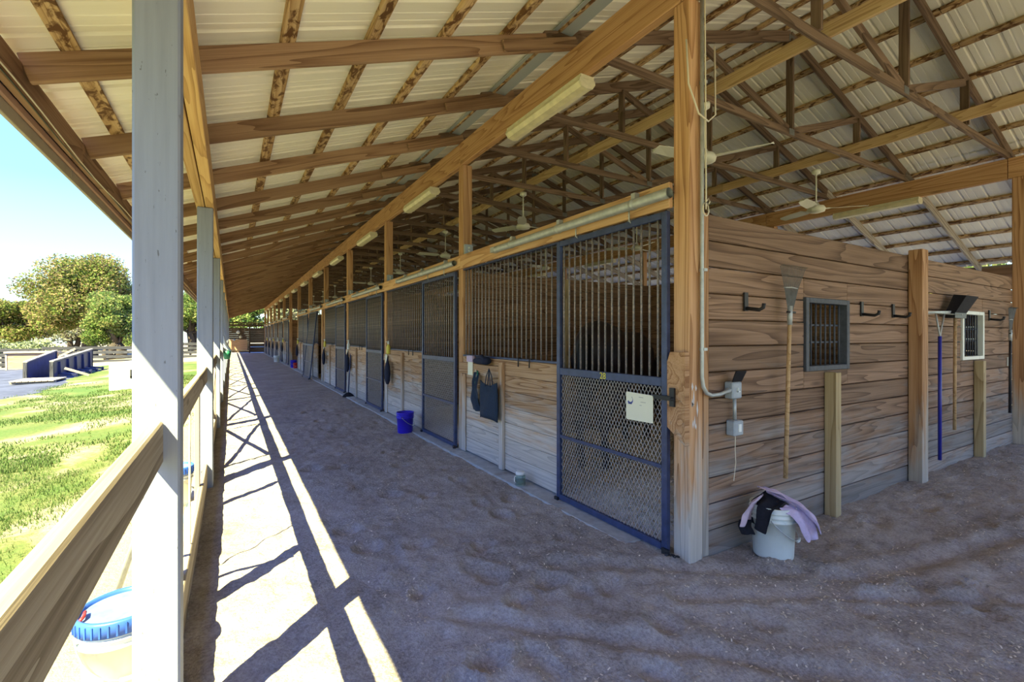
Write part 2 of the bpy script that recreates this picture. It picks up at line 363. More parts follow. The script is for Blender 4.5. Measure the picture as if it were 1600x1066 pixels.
# ------------------------------------------------------------------ ground
def floor_h(X, Y):
    near = np.clip((18-Y)/14, 0, 1)
    h = .030*(vnoise(X*.9, Y*.9, 1)-.5)+.032*(vnoise(X*3.1+7, Y*2.6, 2)-.5)*near+.020*(vnoise(X*8, Y*7, 3)-.5)*near+.012*(vnoise(X*19, Y*17, 4)-.5)*near+.011*(vnoise(X*34, Y*34, 6)-.5)*near
    r = np.random.default_rng(5)
    pr = [(1.05, 3.9), (1.20, 3.35), (1.55, 3.05), (1.75, 2.45), (2.02, 2.2), (1.45, 2.35), (1.35, 4.6), (1.6, 5.0), (1.25, 1.9), (1.0, 2.75), (2.0, 1.75), (2.5, 1.5), (1.7, 1.5), (3.3, 1.3), (1.1, 5.8), (2.2, 2.9)]
    pr += [(r.uniform(.8, 6.5), r.uniform(.6, 2.0)) for _ in range(26)]+[(r.uniform(.8, 2.3), r.uniform(2.2, 11)) for _ in range(40)]
    for x, y in pr:
        a = r.uniform(0, 6.28); s = r.uniform(.055, .085); dp = r.uniform(.018, .045)
        u = (X-x)*math.cos(a)+(Y-y)*math.sin(a); v = -(X-x)*math.sin(a)+(Y-y)*math.cos(a); q = (u/s)**2+(v/(s*1.25))**2
        h = h-dp*np.exp(-q**1.5)+dp*.35*np.exp(-((np.sqrt(q)-1.5)/.35)**2)
    for x0, y0, x1, y1, w in [(2.3, 1.9, 4.4, .6, .05), (1.1, 2.4, 2.6, .9, .05), (1.9, 2.6, 3.4, 1.55, .06), (3.2, 1.5, 6, 1.0, .07)]:
        dx, dy = x1-x0, y1-y0; L = math.hypot(dx, dy); t = np.clip(((X-x0)*dx+(Y-y0)*dy)/L/L, 0, 1)
        d = np.hypot(X-x0-t*dx, Y-y0-t*dy)+.03*(vnoise(X*7, Y*7, 9)-.5); h = h-.022*np.exp(-(d/w)**2)+.012*np.exp(-((d-2*w)/w)**2)
    flat = np.clip((X+.25)/.3, 0, 1); h = h*(.35+.65*flat)
    return h-.01
xs = np.concatenate([np.arange(-.34, 4.2, .028), np.arange(4.2, 9.9, .06), np.arange(9.9, 14.1, .4)])
ys = [-6.]; st = .5
while ys[-1] < YE+6:
    y = ys[-1]; ys.append(y+(.4 if y < .2 else .028 if y < 3.2 else .04 if y < 7 else .09 if y < 14 else .4))
X, Y, F = grid(xs, np.array(ys)); Z = floor_h(X, Y)
fl = link('floor', npmesh('floor', np.stack([X, Y, Z], -1).reshape(-1, 3), F, 'aisle_dirt', True)); fl['kind'] = 'structure'
# loose straw and chips on the dirt
n = 26000; px = RNG.uniform(.75, 8.5, n); py = .7+RNG.random(n)**1.6*9; ok = ((px < 2.5) | (py < 2.0)); px, py = px[ok], py[ok]
den = vnoise(px*2.2, py*2.2, 12); ok = den > RNG.uniform(.25, .8, len(px)); px, py = px[ok], py[ok]; n = len(px)
a = RNG.uniform(0, 6.28, n); L = RNG.uniform(.003, .010, n); w = RNG.uniform(.002, .0045, n); z = floor_h(px, py)+.004
dx, dy = np.cos(a), np.sin(a); tz = RNG.uniform(-.003, .004, n)
q = np.stack([np.stack([px+sx*dx*L-sy*dy*w, py+sx*dy*L+sy*dx*w, z+sx*tz], -1) for sx, sy in ((-1, -1), (1, -1), (1, 1), (-1, 1))], 1).reshape(-1, 3)
o = link('loose_straw', npmesh('loose_straw', q, np.arange(n*4).reshape(-1, 4), 'straw')); tag(o, 'pale straw bits and wood chips scattered over the dirt floor', 'straw', kind='stuff')
# outdoor ground
def lawn_h(X, Y):
    d = np.clip(-X-.5, 0, 14); h = -.045*d+.05*(vnoise(X*.5, Y*.5, 21)-.5)*np.clip(d, 0, 1)+.03*(vnoise(X*2.2, Y*2.2, 22)-.5)
    r = np.clip(X-14, 0, 20); return np.where(X > 5, -.03*r-.05+.02*(vnoise(X, Y, 3)-.5), h-.035)
xs = np.concatenate([np.arange(-130, -20, 5), np.arange(-20, -6, .6), np.arange(-6, -.29, .12)]); ys = np.concatenate([np.arange(-30, 0, 2), np.arange(0, 14, .14), np.arange(14, 40, .5), np.arange(40, 200, 5)])
X, Y, F = grid(xs, ys); o = link('ground', npmesh('ground', np.stack([X, Y, lawn_h(X, Y)], -1).reshape(-1, 3), F, 'lawn_soil', True)); o['kind'] = 'structure'
xs = np.concatenate([np.arange(14.0, 40, 1), np.arange(40, 140, 10)]); X, Y, F = grid(xs, np.arange(-40, 200, 5.))
o = link('ground_right', npmesh('ground', np.stack([X, Y, lawn_h(X, Y)], -1).reshape(-1, 3), F, 'lawn_soil', True)); o['kind'] = 'structure'
X, Y, F = grid(np.array([-.3, 4, 9, 14.]), np.arange(YE+5.9, 200, 8.)); o = link('ground_back', npmesh('ground', np.stack([X, Y, 0*X-.06], -1).reshape(-1, 3), F, 'lawn_soil')); o['kind'] = 'structure'
X, Y, F = grid(np.array([-.3, 4, 9, 14.]), np.arange(-38, -5, 8.)); o = link('ground_front', npmesh('ground', np.stack([X, Y, 0*X-.03], -1).reshape(-1, 3), F, 'lawn_soil')); o['kind'] = 'structure'
# yard patch below the lawn, shade painted in as its dark colour
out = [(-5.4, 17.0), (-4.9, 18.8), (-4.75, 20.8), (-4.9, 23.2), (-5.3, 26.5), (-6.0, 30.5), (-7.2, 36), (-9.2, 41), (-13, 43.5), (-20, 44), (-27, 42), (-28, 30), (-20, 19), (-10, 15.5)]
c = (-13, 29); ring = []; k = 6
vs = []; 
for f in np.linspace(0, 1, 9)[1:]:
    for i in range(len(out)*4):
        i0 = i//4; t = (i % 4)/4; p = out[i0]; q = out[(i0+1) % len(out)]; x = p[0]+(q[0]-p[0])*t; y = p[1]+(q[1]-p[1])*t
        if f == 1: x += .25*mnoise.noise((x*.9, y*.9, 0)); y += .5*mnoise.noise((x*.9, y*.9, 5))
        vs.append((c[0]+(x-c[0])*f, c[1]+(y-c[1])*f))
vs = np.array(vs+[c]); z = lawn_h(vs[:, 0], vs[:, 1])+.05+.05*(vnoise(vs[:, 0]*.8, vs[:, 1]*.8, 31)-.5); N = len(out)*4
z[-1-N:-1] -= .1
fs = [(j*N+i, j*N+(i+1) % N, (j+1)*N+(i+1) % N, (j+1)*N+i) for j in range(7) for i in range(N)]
me = bpy.data.meshes.new('yard_shade'); me.from_pydata([(*p, q) for p, q in zip(vs, z)], [], fs+[(i, (i+1) % N, N*8) for i in range(N)]); me.materials.append(MAT['shaded_ground'])
o = link('ground_yard_shade', me); o['kind'] = 'structure'
# grass
def grass(n, x0, x1, y0, y1, hmin, hmax, w, seed, pw=1):
    r = np.random.default_rng(seed); x = r.uniform(x0, x1, n); y = y0+(y1-y0)*r.random(n)**pw
    m = vnoise(x*.7+3, y*.45, 41)*.6+vnoise(x*2.3, y*1.9, 42)*.4+np.clip((x+1.6)/1.6, 0, 1)*.35
    ok = m < r.uniform(.36, .60, n); x, y = x[ok], y[ok]; n = len(x); z = lawn_h(x, y)-.01
    a = r.uniform(0, 6.28, n); h = r.uniform(hmin, hmax, n); b = r.uniform(.2, .8, n)*h; ww = w*r.uniform(.6, 1.3, n)
    p = np.stack([np.stack([x-np.sin(a)*ww, y+np.cos(a)*ww, z], -1), np.stack([x+np.sin(a)*ww, y-np.cos(a)*ww, z], -1), np.stack([x+np.cos(a)*b, y+np.sin(a)*b, z+h], -1)], 1)
    return p.reshape(-1, 3)
g = np.concatenate([grass(52000, -3.6, -.5, 2.6, 9, .025, .06, .005, 1), grass(60000, -6, -.6, 8, 24, .03, .07, .011, 2, 1.2)])
o = link('lawn_grass', npmesh('lawn_grass', g, np.arange(len(g)).reshape(-1, 3), 'grass_blades')); tag(o, 'bright green patchy grass on the slope outside the fence', 'grass', kind='stuff')
# ------------------------------------------------------------------ roof
SL, SG = .362, .335          # lean-to and gable slopes (rise per metre)
ZB = 4.185
def zl(x): return ZB+SL*(x-XS)                                  # underside of lean-to rafters
def zg(x): return ZB+.03+SG*((x if x < XC else 2*XC-x)-XS)      # underside of truss top chords
def zr(x): return ZB+SL*(2*XC-XS-x)                              # other lean-to
YT = [2.20+1.22*k for k in range(-6, 40) if 2.20+1.22*k < YE]
YA, YZ = -5.2, YE+.3
ceil = struct('ceiling', (XC, 20, 4.5))
XE = -.93; XE2 = 2*XC-XE
for y in YT:
    a, b = V((XE, y, zl(XE)+.075)), V((XS+.12, y, zl(XS+.12)+.075))
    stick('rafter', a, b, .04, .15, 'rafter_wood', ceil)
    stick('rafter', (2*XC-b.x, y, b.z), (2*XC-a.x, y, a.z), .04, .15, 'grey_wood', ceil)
    stick('rafter_tie', (XS-.75, y-.035, zl(XS-.75)+.05), (XS+.02, y-.035, zl(XS+.02)+.05), .03, .09, 'rafter_wood', ceil)
def purlins(xl, zf, sl, off, mat='purlin_wood'):
    for x in xl:
        z = zf(x)+off; up = (-sl, 0, 1)
        y = YA
        while y < YZ-.1:
            y1 = min(y+7.32, YZ); stick('purlin', (x, y+.003, z), (x, y1-.003, z), .09, .04, mat, ceil, up); y = y1
purlins([-.75, -.22, .32, .87, 1.43, 1.99, 2.55], zl, SL, .172)
purlins([3.15, 3.75, 4.35, 4.95, 5.55, 6.15], zg, SG, .155)
purlins([2*XC-x for x in (3.15, 3.75, 4.35, 4.95, 5.55, 6.15)], zg, -SG, .155)
purlins([2*XC-x for x in (-.75, -.22, .32, .87, 1.43, 1.99, 2.55)], zr, -SL, .172)
def sheetmesh(xa, za, xb, zb):
    m = MB(); prof = []; W_ = .915
    for k in range(3):
        y = k*.305; prof += [(y, 0), (y+.10, 0), (y+.104, .004), (y+.118, .004), (y+.122, 0), (y+.19, 0), (y+.194, .004), (y+.208, .004), (y+.212, 0), (y+.262, 0), (y+.274, .02), (y+.293, .02)]
    prof.append((W_, 0)); n = len(prof)
    vs = [(xa, y, za+h) for y, h in prof]+[(xb, y, zb+h) for y, h in prof]
    m.add(vs, [(i, i+1, n+i+1, n+i) for i in range(n-1)]); return m.mesh('roof_panel', 'roof_sheet', False)
ov = .195
SH = [sheetmesh(XE-.07, zl(XE-.07)+ov, XS-.02, zl(XS-.02)+ov), sheetmesh(XS-.3, zg(XS-.3)+.178, XC, zg(XC)+.178),
      sheetmesh(XC, zg(XC)+.178, XR+.25, zg(XR+.25)+.178), sheetmesh(XR-.05, zr(XR-.05)+ov, XE2+.07, zr(XE2+.07)+ov)]
y = YA
while y < YZ:
    for me in SH: link('roof_panel', me, T(0, y, 0), ceil)
    y += .915
box('ridge_cap', (XC-.2, YA, zg(XC)+.19), (XC+.2, YZ+.6, zg(XC)+.205), 'ridge_metal', ceil, 1)
box('eave_flashing', (2.47, YA, zl(2.55)+.150), (2.67, YZ, zl(2.55)+.158), 'ridge_metal', ceil, 1)
# eaves
for sgn, X_ in ((1, XE), (-1, XE2)):
    q = lambda a, b: (min(X_+sgn*a, X_+sgn*b), max(X_+sgn*a, X_+sgn*b))
    for nm, (a, b), z0, z1, mt in (('eave_board', q(-.04, 0), 2.80, 2.97, 'rafter_wood'), ('eave_strip', q(-.062, -.042), 2.755, 2.80, 'fascia_brown'), ('fascia', q(-.085, -.064), 2.685, 3.02, 'fascia_metal')):
        y = YA
        while y < YZ-.1:
            y1 = min(y+4.88, YZ); box(nm, (a, y+.002, z0), (b, y1-.002, z1), mt, ceil, 1); y = y1
m = MB(); pts = [(XE+.012, y, 2.782+.012*math.sin(y*2.6)) for y in np.arange(1.2, 12, .4)]; m.tube(pts, .004, 5); link('eave_cable', m.mesh('eave_cable', 'black_plastic'), None, ceil)
m = MB(); pts = [(XE+.016, y, 2.80+.018*math.sin(y*2.1+1)) for y in np.arange(1.2, 12, .4)]; m.tube(pts, .004, 5); link('eave_cable', m.mesh('eave_cable', 'rope_white'), None, ceil)
# trusses
def make_truss(y):
    t = thing('roof_truss', '', 'truss', (XC, y, ZB), 'roof trusses across the stalls')
    P = lambda x, z: (x, 0, z-ZB)
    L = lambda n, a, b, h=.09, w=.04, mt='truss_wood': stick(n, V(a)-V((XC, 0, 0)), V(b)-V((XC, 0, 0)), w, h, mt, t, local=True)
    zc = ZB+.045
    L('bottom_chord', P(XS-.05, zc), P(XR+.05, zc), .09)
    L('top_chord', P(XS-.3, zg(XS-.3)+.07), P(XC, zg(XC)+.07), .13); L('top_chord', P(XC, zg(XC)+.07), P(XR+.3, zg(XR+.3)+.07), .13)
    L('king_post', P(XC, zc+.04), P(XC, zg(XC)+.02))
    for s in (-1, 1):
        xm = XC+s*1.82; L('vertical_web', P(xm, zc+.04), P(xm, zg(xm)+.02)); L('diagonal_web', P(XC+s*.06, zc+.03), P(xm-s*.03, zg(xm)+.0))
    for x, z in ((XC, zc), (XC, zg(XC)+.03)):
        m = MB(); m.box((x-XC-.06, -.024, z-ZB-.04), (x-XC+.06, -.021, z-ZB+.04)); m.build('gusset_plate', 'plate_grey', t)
    return t
tr0 = make_truss(YT[0])
for k, y in enumerate(YT):
    t = tr0 if k == 0 else tree_copy(tr0, T(XC, y, ZB))
    kk = k-7
    t['label'] = (f'{ORD[5-k]} brown roof truss behind the camera' if y < .2 else 'nearest brown roof truss overhead, in front of the corner post' if y < 1.5 else
                  'brown roof truss directly above the corner post and tool wall' if y < 2.5 else f'{ORD[kk]} brown roof truss beyond the corner post, counting down the barn'.replace('first brown', 'first brown'))
YTf = [y for y in YT]
# long yellow braces on the bottom chords
for x, lab in ((XC-1.62, 'long yellow timber brace lying along the trusses over the aisle-side stalls'), (XC+1.66, 'long yellow timber brace lying along the trusses over the far-side stalls')):
    o = thing('truss_brace', lab, 'timber', (x, 20, ZB+.09)); y = YA+1
    while y < YE:
        y1 = min(y+4.88, YE); box('brace_board', (x-.02, y+.003, ZB+.092), (x+.02, y1-.003, ZB+.232), 'yellow_wood', o, 1); y = y1
# carrying beams
for x, lab, mt in ((XS+.03, 'long orange timber beam carrying the roof above the stall fronts', 'beam_wood'), (XR-.02, 'long brown timber beam above the far row of stalls', 'beam_wood')):
    o = thing('carrying_beam', lab, 'beam', (x, 20, 3.88)); ed = [YA]+[Y0+.07+PT*i for i in range(0, NB+1)]
    
    for a, b in zip(ed[:-1], ed[1:]): box('beam_length', (x-.04, a+.003, 3.88), (x+.04, b-.003, 4.183), mt, o, 1, .006)
# porch beam over the white posts
o = thing('porch_beam', 'doubled orange timber beam along the tops of the white porch posts', 'beam', (-.23, 20, 2.88)); ed = [YA]+[Y0+.04+PT*i for i in range(0, NB+1)]
for a, b in zip(ed[:-1], ed[1:]):
    for x in (-.272, -.188): box('beam_ply', (x-.038, a+.003, 2.88), (x+.038, b-.003, 3.11), 'porch_beam_wood', o, 1)
# ------------------------------------------------------------------ posts
def post(name, label, x0, y0, x1, y1, z0, z1, mat, group=None, cat='post'):
    c = ((x0+x1)/2, (y0+y1)/2); o = box(name, (x0, y0, z0), (x1, y1, z1), mat, None, 2, .008); return tag(o, label, cat, group)
for i in range(-1, NB+1):
    y = Y0-.03+PT*i
    lab = ('white porch post behind the camera' if i < 0 else 'white-painted porch post nearest the camera, lower half in sun' if i == 0 else f'{ORD[i]} white-painted porch post from the camera')
    post('porch_post', lab, -.30, y, -.16, y+.14, -.25, 2.88, 'white_paint', 'white porch posts along the fence')
for i, y in enumerate(YP):
    lab = 'weathered timber corner post where stall fronts meet the tool wall' if i == 0 else f'{ORD[i-1]} tall timber stall post down the aisle from the corner post'
    if i == 0:
        o = thing('corner_post', lab, 'post', (XS+.07, y+.07, 0), 'stall front posts'); box('shaft', (XS, y, -.2), (XS+.14, y+.14, 3.88), 'post_wood', o, 2, .008)
        m = MB(); m.prism([(y+.002, .80), (y+.17, .92), (y+.17, 1.33), (y+.13, 1.44), (y+.002, 1.44)], XS-.045, XS-.001, 'yz'); m.v = [tuple(V(p)-V((XS+.07, y+.07, 0))) for p in m.v]
        b = m.build('latch_block', 'post_wood', o)
        m = MB(); m.box((-.135, .01, 1.06), (-.117, .05, 1.19)); m.box((-.14, .03, 1.10), (-.122, .19, 1.13)); m.tube([(-.14, .03, 1.115), (-.14, .0, 1.115)], .012, 8); m.build('gate_latch', 'black_metal', o)
        for k in range(9):
            m = MB(); a, z = random.uniform(.02, .12), random.uniform(.9, 1.25); h = random.uniform(.015, .05)
            m.prism([(a-.07, z-h), (a-.064+.004*k % .01, z), (a-.07, z+h*1.3), (a-.078, z+.2*h)], -.0715, -.0703, 'xz'); m.build('scuff_mark', 'scuff_white', o)
        box('edge_trim', (XS+.142, y+.004, 0), (XS+.21, y+.03, 2.42), 'post_wood', o, 2)
    else: post('stall_post', lab, XS, y, XS+.14, y+.14, -.2, 3.88, 'post_wood', 'stall front posts')
for i in range(0, NB+1, 1):
    lab = 'tall timber post at the far right end of the tool wall' if i == 0 else f'{ORD[i-1]} timber post behind it in the far row'
    post('far_post', lab, XR-.08, YP[i]-.12, XR+.06, YP[i]+.02, -.2, 3.88, 'post_wood', 'posts of the far stall row')
# ------------------------------------------------------------------ headers and tracks
for i in range(NB):
    a, b = YP[i]+.14, YP[i+1]; wh = 'over the nearest stall' if i == 0 else f'over the {ORD[i]} stall from the corner'
    if i == 6: continue
    o = box('header_board', (XS-.041, a-.13 if i else a, 2.46), (XS-.002, b+.005, 2.64), 'header_wood', None, 1); tag(o, f'orange header board {wh}', 'header', 'header boards over the stalls')
    t = thing('door_track', f'round galvanised sliding door track {wh}', 'track', (XS-.085, a, 2.545), 'sliding door tracks')
    m = MB(); L = 2.44; prof = []
    m.tube([(0, -.04, 0), (0, L, 0)], .037, 14, False); m.tube([(0, L, 0), (0, -.04, 0)], .031, 14, False); m.build('pipe', 'galvanised', t)
    for yy in (.30, 1.25, 2.1):
        m = MB(); m.tube([(0, yy-.018, 0), (0, yy+.018, 0)], .042, 12); m.box((-.006, yy-.02, .03), (.043, yy+.02, .085)); m.build('track_bracket', 'galvanised', t)
    m = MB(); m.box((-.03, L-.0, -.03), (.04, L+.09, .03)); m.build('track_stop', 'galvanised', t)
# ------------------------------------------------------------------ stall fronts and doors
def cyl(r, L, mat, n=8):
    key = ('cyl', r, round(L, 3), mat)
    if key not in MESH:
        m = MB(); m.tube([(0, 0, 0), (0, 0, L)], r, n); MESH[key] = m.mesh('bar', mat)
    return MESH[key]
PA, PB = 1.51, PT-.005       # fixed panel runs from PA to PB of the bay, measured from the post
def make_front():
    t = thing('stall_grille', '', 'stall front', (XS, 0, 0), 'fixed stall front panels')
    z = .03
    for k in range(7):
        box('plank', (.001, PA, z), (.04, PB, z+.176), 'stall_wood', t, 1, .005, True); z += .179
    box('stud', (-.040, 2.52, .02), (-.001, 2.61, 1.25), 'stall_wood', t, 2, .005, True)
    box('ledger_board', (-.036, 2.62, 1.06), (-.001, PB+.06, 1.20), 'stall_wood', t, 1, .005, True)
    box('end_board', (-.022, PB-.11, .02), (-.001, PB, 1.05), 'stall_wood', t, 2, .005, True)
    box('sill_channel', (.0, PA, 1.283), (.055, PB, 1.305), 'navy_steel', t, 1, .003, True)
    box('top_channel', (.0, PA, 2.44), (.055, PB, 2.458), 'navy_steel', t, 1, .003, True)
    n = 23
    for k in range(n):
        y = PA+.04+(PB-PA-.08)*k/(n-1); link('bar', cyl(.0085, 1.135, 'bar_steel'), T(XS+.028, y, 1.305), t)
    for y in (1.98, 2.2):
        m = MB(); m.tube([(.03, y, 1.30), (-.02, y, 1.315), (-.022, y, 1.22)], .008, 6); m.build('strap_hook', 'black_metal', t)
    return t
DW = 1.31; DZ0, DZ1 = .02, 2.44
def expanded_mesh(w, z0, z1, cw=.036, ch=.062):
    m = MB(); H = z1-z0; sl = ch/cw
    def seg(y0, d):
        # strand from (y0, z0) rising with slope d*sl, clipped to the width
        p = []
        t0, t1 = 0, H
        ya, yb = y0, y0+d*H/sl
        pts = [(ya, 0.), (yb, H)]
        def cut(yc):
            return (yc-y0)*d*sl
        if d > 0:
            lo = max(0, cut(0)); hi = min(H, cut(w))
        else:
            lo = max(0, cut(w)); hi = min(H, cut(0))
        if hi-lo < .01: return
        m.bar((.001*d, y0+d*lo/sl, z0+lo), (.001*d, y0+d*hi/sl, z0+hi), .0052, .003, (1, 0, 0))
    k = -int(H/sl/cw)-1
    while k*cw < w+H/sl+cw:
        seg(k*cw, 1); seg(k*cw, -1); k += 1
    return m.mesh('expanded_mesh', 'mesh_steel', False)
EM = expanded_mesh(DW-.1, .07, 1.20)
def make_door():
    t = thing('stall_door', '', 'stall door', (XS-.03, 0, 0), 'sliding stall doors')
    fr = .05
    for y in (0, DW-fr): box('stile', (-.02, y, DZ0), (.02, y+fr, DZ1), 'navy_steel', t, 2, .004, True)
    for z, h in ((DZ0, .05), (1.19, .065), (DZ1-.05, .05)): box('rail', (-.018, fr, z), (.018, DW-fr, z+h), 'navy_steel', t, 1, .004, True)
    box('cross_rail', (-.016, fr, .60), (-.004, DW-fr, .63), 'navy_steel', t, 1, .003, True)
    for k in range(15):
        y = fr+.045+(DW-2*fr-.09)*k/14; link('bar', cyl(.0085, 1.14, 'bar_steel'), WORLD[t] @ T(0, y, 1.25), t)
    link('expanded_mesh', EM, WORLD[t] @ T(.006, fr, 0), t)
    for y in (.35, 1.0):
        m = MB(); m.tube([(-.035, y, DZ1-.01), (-.035, y, DZ1+.09)], .006, 6); m.tube([(-.035, y, DZ1+.0), (-.012, y, DZ1-.02)], .006, 6); m.build('hanger_bolt', 'galvanised', t)
    m = MB(); m.box((-.04, -.03, .0), (-.02, .03, .05)); m.tube([(-.045, -.02, .03), (-.045, -.02, -.005)], .014, 8); m.build('floor_guide', 'black_metal', t)
    m = MB(); m.box((-.04, DW-.04, .0), (-.02, DW+.01, .04)); m.build('floor_guide', 'black_metal', t)
    return t
fr0 = make_front(); dr0 = make_door(); first_f = first_d = True
for i in range(NB):
    if i == 6: continue
    wh = 'nearest the corner post' if i == 0 else f'of the {ORD[i]} stall from the corner post'
    M = T(XS, YP[i], 0); o = fr0 if first_f else tree_copy(fr0, M)
    if first_f:
        o.matrix_basis = M; first_f = False
    o['label'] = f'plank and steel bar stall front {wh}'
    M = T(XS-.03, YP[i]+.155, 0)
    if i == 4: M = T(XS-.05, YP[i]+1.25, 0) @ T(0, 0, 2.4) @ Matrix.Rotation(.10, 4, 'Y') @ T(0, 0, -2.4) @ Matrix.Rotation(.05, 4, 'Z')
    o = dr0 if first_d else tree_copy(dr0, M)
    if first_d: o.matrix_basis = M; first_d = False
    o['label'] = f'navy steel stall door {wh}' if i != 4 else 'navy steel stall door hanging tilted out of its track'
# world frames of the first ones moved
def refresh(o, M):
    old = WORLD[o]; WORLD[o] = M
    for ch in o.children:
        WORLD[ch] = M @ old.inverted() @ WORLD[ch]
refresh(fr0, T(XS, YP[0], 0)); refresh(dr0, T(XS-.03, YP[0]+.155, 0))
tag(box('jamb_post', (XS-.02, YP[4]+.28, 0), (XS+.10, YP[4]+.50, 2.46), 'post_wood', None, 2), 'wide brown timber jamb beside the tilted stall door', 'post')
# concrete curb
o = struct('trim_1', (XS-.08, 20, 0))
for i in range(NB):
    a = YP[i]+(.42 if i == 0 else 0); box('curb_slab', (XS-.185, a+.004, -.08), (XS+.06, YP[i+1]-.004, .012), 'concrete', o, 1, .008)
# ------------------------------------------------------------------ stall interiors
for i in range(NB+1):
    w = struct(f'wall_partition_{i+1}' if i else 'wall_right', (XS+.2, YP[i], 0))
    if i == 0: WR = w; continue
    n = 13
    for k in range(n):
        box('plank', (XS+.145, YP[i]+.05, .03+k*.185), (XC-.03, YP[i]+.088, .03+k*.185+.181), 'stall_dark_wood', w, 0, .004)
    box('stud', (XS+1.75, YP[i]+.01, 0), (XS+1.84, YP[i]+.048, 2.43), 'pale_stud_wood', w, 2)
wb = struct('wall_back', (XC, 20, 0))
for i in range(NB):
    for k in range(13): box('plank', (XC-.02, YP[i]+.02, .03+k*.185), (XC+.02, YP[i+1]+.015, .03+k*.185+.181), 'stall_dark_wood', wb, 1, .004)
    box('stud', (XC-.06, YP[i]+1.0, 0), (XC-.022, YP[i]+1.09, 2.43), 'pale_stud_wood', wb, 2)
    if i < 5: box('stud', (XC-.06, YP[i]+2.6, 0), (XC-.022, YP[i]+2.69, 2.43), 'pale_stud_wood', wb, 2)
# bedding
r = np.random.default_rng(3); xs = np.linspace(XS+.08, XC-.07, 50); ys = np.linspace(.09, PT-.10, 50); X, Y, F = grid(xs, ys)
H = .03+.16*np.exp(-((X-XS-.9)/.7)**2-((Y-.75)/.55)**2)+.10*np.exp(-((X-XS-2.2)/1.0)**2-((Y-2)/1.2)**2)+.05*(vnoise(X*5, Y*5, 7)-.3)
H *= np.clip((X-XS-.05)/.25, .12, 1); bed = npmesh('shavings', np.stack([X, Y, H], -1).reshape(-1, 3), F, 'bedding', True)
for i in range(5):
    o = link('shavings_bedding', bed, T(0, YP[i]+.05, 0)); tag(o, f'pale wood shavings bedding on the floor of the {"nearest" if i == 0 else ORD[i]} stall', 'bedding', kind='stuff')
n = 9000; px = r.uniform(XS+.12, XC-.3, n); py = r.uniform(.1, 2.6, n)
hz = .03+.16*np.exp(-((px-XS-.9)/.7)**2-((py-.75)/.55)**2)+.10*np.exp(-((px-XS-2.2)/1.0)**2-((py-2)/1.2)**2)+.05*(vnoise(px*5, py*5, 7)-.3); hz = hz*np.clip((px-XS-.05)/.25, .12, 1)+.006
a = r.uniform(0, 6.28, n); L = r.uniform(.006, .017, n); w = r.uniform(.004, .009, n); dx, dy = np.cos(a), np.sin(a); t1 = r.uniform(-.008, .008, n); t2 = r.uniform(-.006, .006, n)
q = np.stack([np.stack([px+sx*dx*L-sy*dy*w, py+sx*dy*L+sy*dx*w, hz+sx*t1+sy*t2], -1) for sx, sy in ((-1, -1), (1, -1), (1, 1), (-1, 1))], 1).reshape(-1, 3)
o = link('shavings_flakes', npmesh('flakes', q, np.arange(n*4).reshape(-1, 4), 'straw'), T(0, YP[0]+.05, 0)); tag(o, 'loose curled shavings heaped on the bedding behind the nearest door', 'shavings', kind='stuff')
# ------------------------------------------------------------------ tool wall (faces the cross aisle)
WY = Y0+.012
OPEN = [(4.16, 4.91, 1.25, 1.88), (7.78, 8.56, 1.25, 1.87)]
for k in range(13):
    z0 = -.02+k*.188; z1 = z0+.180
    for xa, xb in ((XS+.215, 6.30), (6.31, XR-.08)):
        cuts = [o for o in OPEN if o[0] > xa and o[1] < xb and z1 > o[2] and z0 < o[3]]
        if cuts:
            o = cuts[0]; segs = [(xa, o[0], z0, z1), (o[1], xb, z0, z1)]
            if z0 < o[2]: segs.append((o[0], o[1], z0, o[2]))
            if z1 > o[3]: segs.append((o[0], o[1], o[3], z1))
        else: segs = [(xa, xb, z0, z1)]
        for a, b, c, d in segs:
            if d-c > .01: box('plank', (a, WY+random.uniform(-.004, .003), c), (b, WY+.04, d), 'wall_wood', WR, 0, .006)
box('wall_post', (6.22, WY-.13, -.1), (6.37, WY-.006, 2.47), 'post_wood', WR, 2, .006)
# barred windows
for j, (a, b, c, d) in enumerate(OPEN):
    mt = ('window_steel', 'white_plastic')[j]; w = struct(f'window_{j+1}', ((a+b)/2, WY, c))
    for lo, hi, ax in (((a-.0, WY-.022, c), (a+.05, WY+.06, d), 2), ((b-.05, WY-.022, c), (b, WY+.06, d), 2), ((a+.05, WY-.022, c), (b-.05, WY+.06, c+.045), 0), ((a+.05, WY-.022, d-.045), (b-.05, WY+.06, d), 0)):
        box('frame_side', lo, hi, mt, w, ax, .004)
    nb = 8
    for k in range(nb):
        x = a+.05+(b-a-.1)*(k+.5)/nb; link('window_bar', cyl(.008, d-c-.09, 'window_steel'), T(x, WY+.03, c+.045), w)
    for z in ((d-c)*.38, (d-c)*.62): box('cross_bar', (a+.05, WY+.036, c+z), (b-.05, WY+.042, c+z+.016), 'window_steel', w, 0, 0)
for x, lab in ((4.53, 'short pale timber prop under the grey barred window'), (8.26, 'short pale timber prop under the white framed window')):
    o = box('window_prop', (x-.045, WY-.10, -.05), (x+.045, WY-.006, 1.235), 'pale_stud_wood', None, 2, .004); tag(o, lab, 'post')
wf = struct('wall_far_blocker', (XR, 20, 0))  # added plank wall, keeps light out of the far-side stalls
for i in range(NB):
    for k in range(12): box('plank', (XR-.125, YP[i]+.03, .03+k*.185), (XR-.085, YP[i+1]+.025, .03+k*.185+.181), 'stall_dark_wood', wf, 1, .004)
for i in range(1, NB+1):
    w = struct(f'wall_divider_{i}', (XC+.2, YP[i], 0))
    for k in range(12): box('plank', (XC+.03, YP[i]+.05, .03+k*.185), (XR-.13, YP[i]+.088, .03+k*.185+.181), 'stall_dark_wood', w, 0, .004)
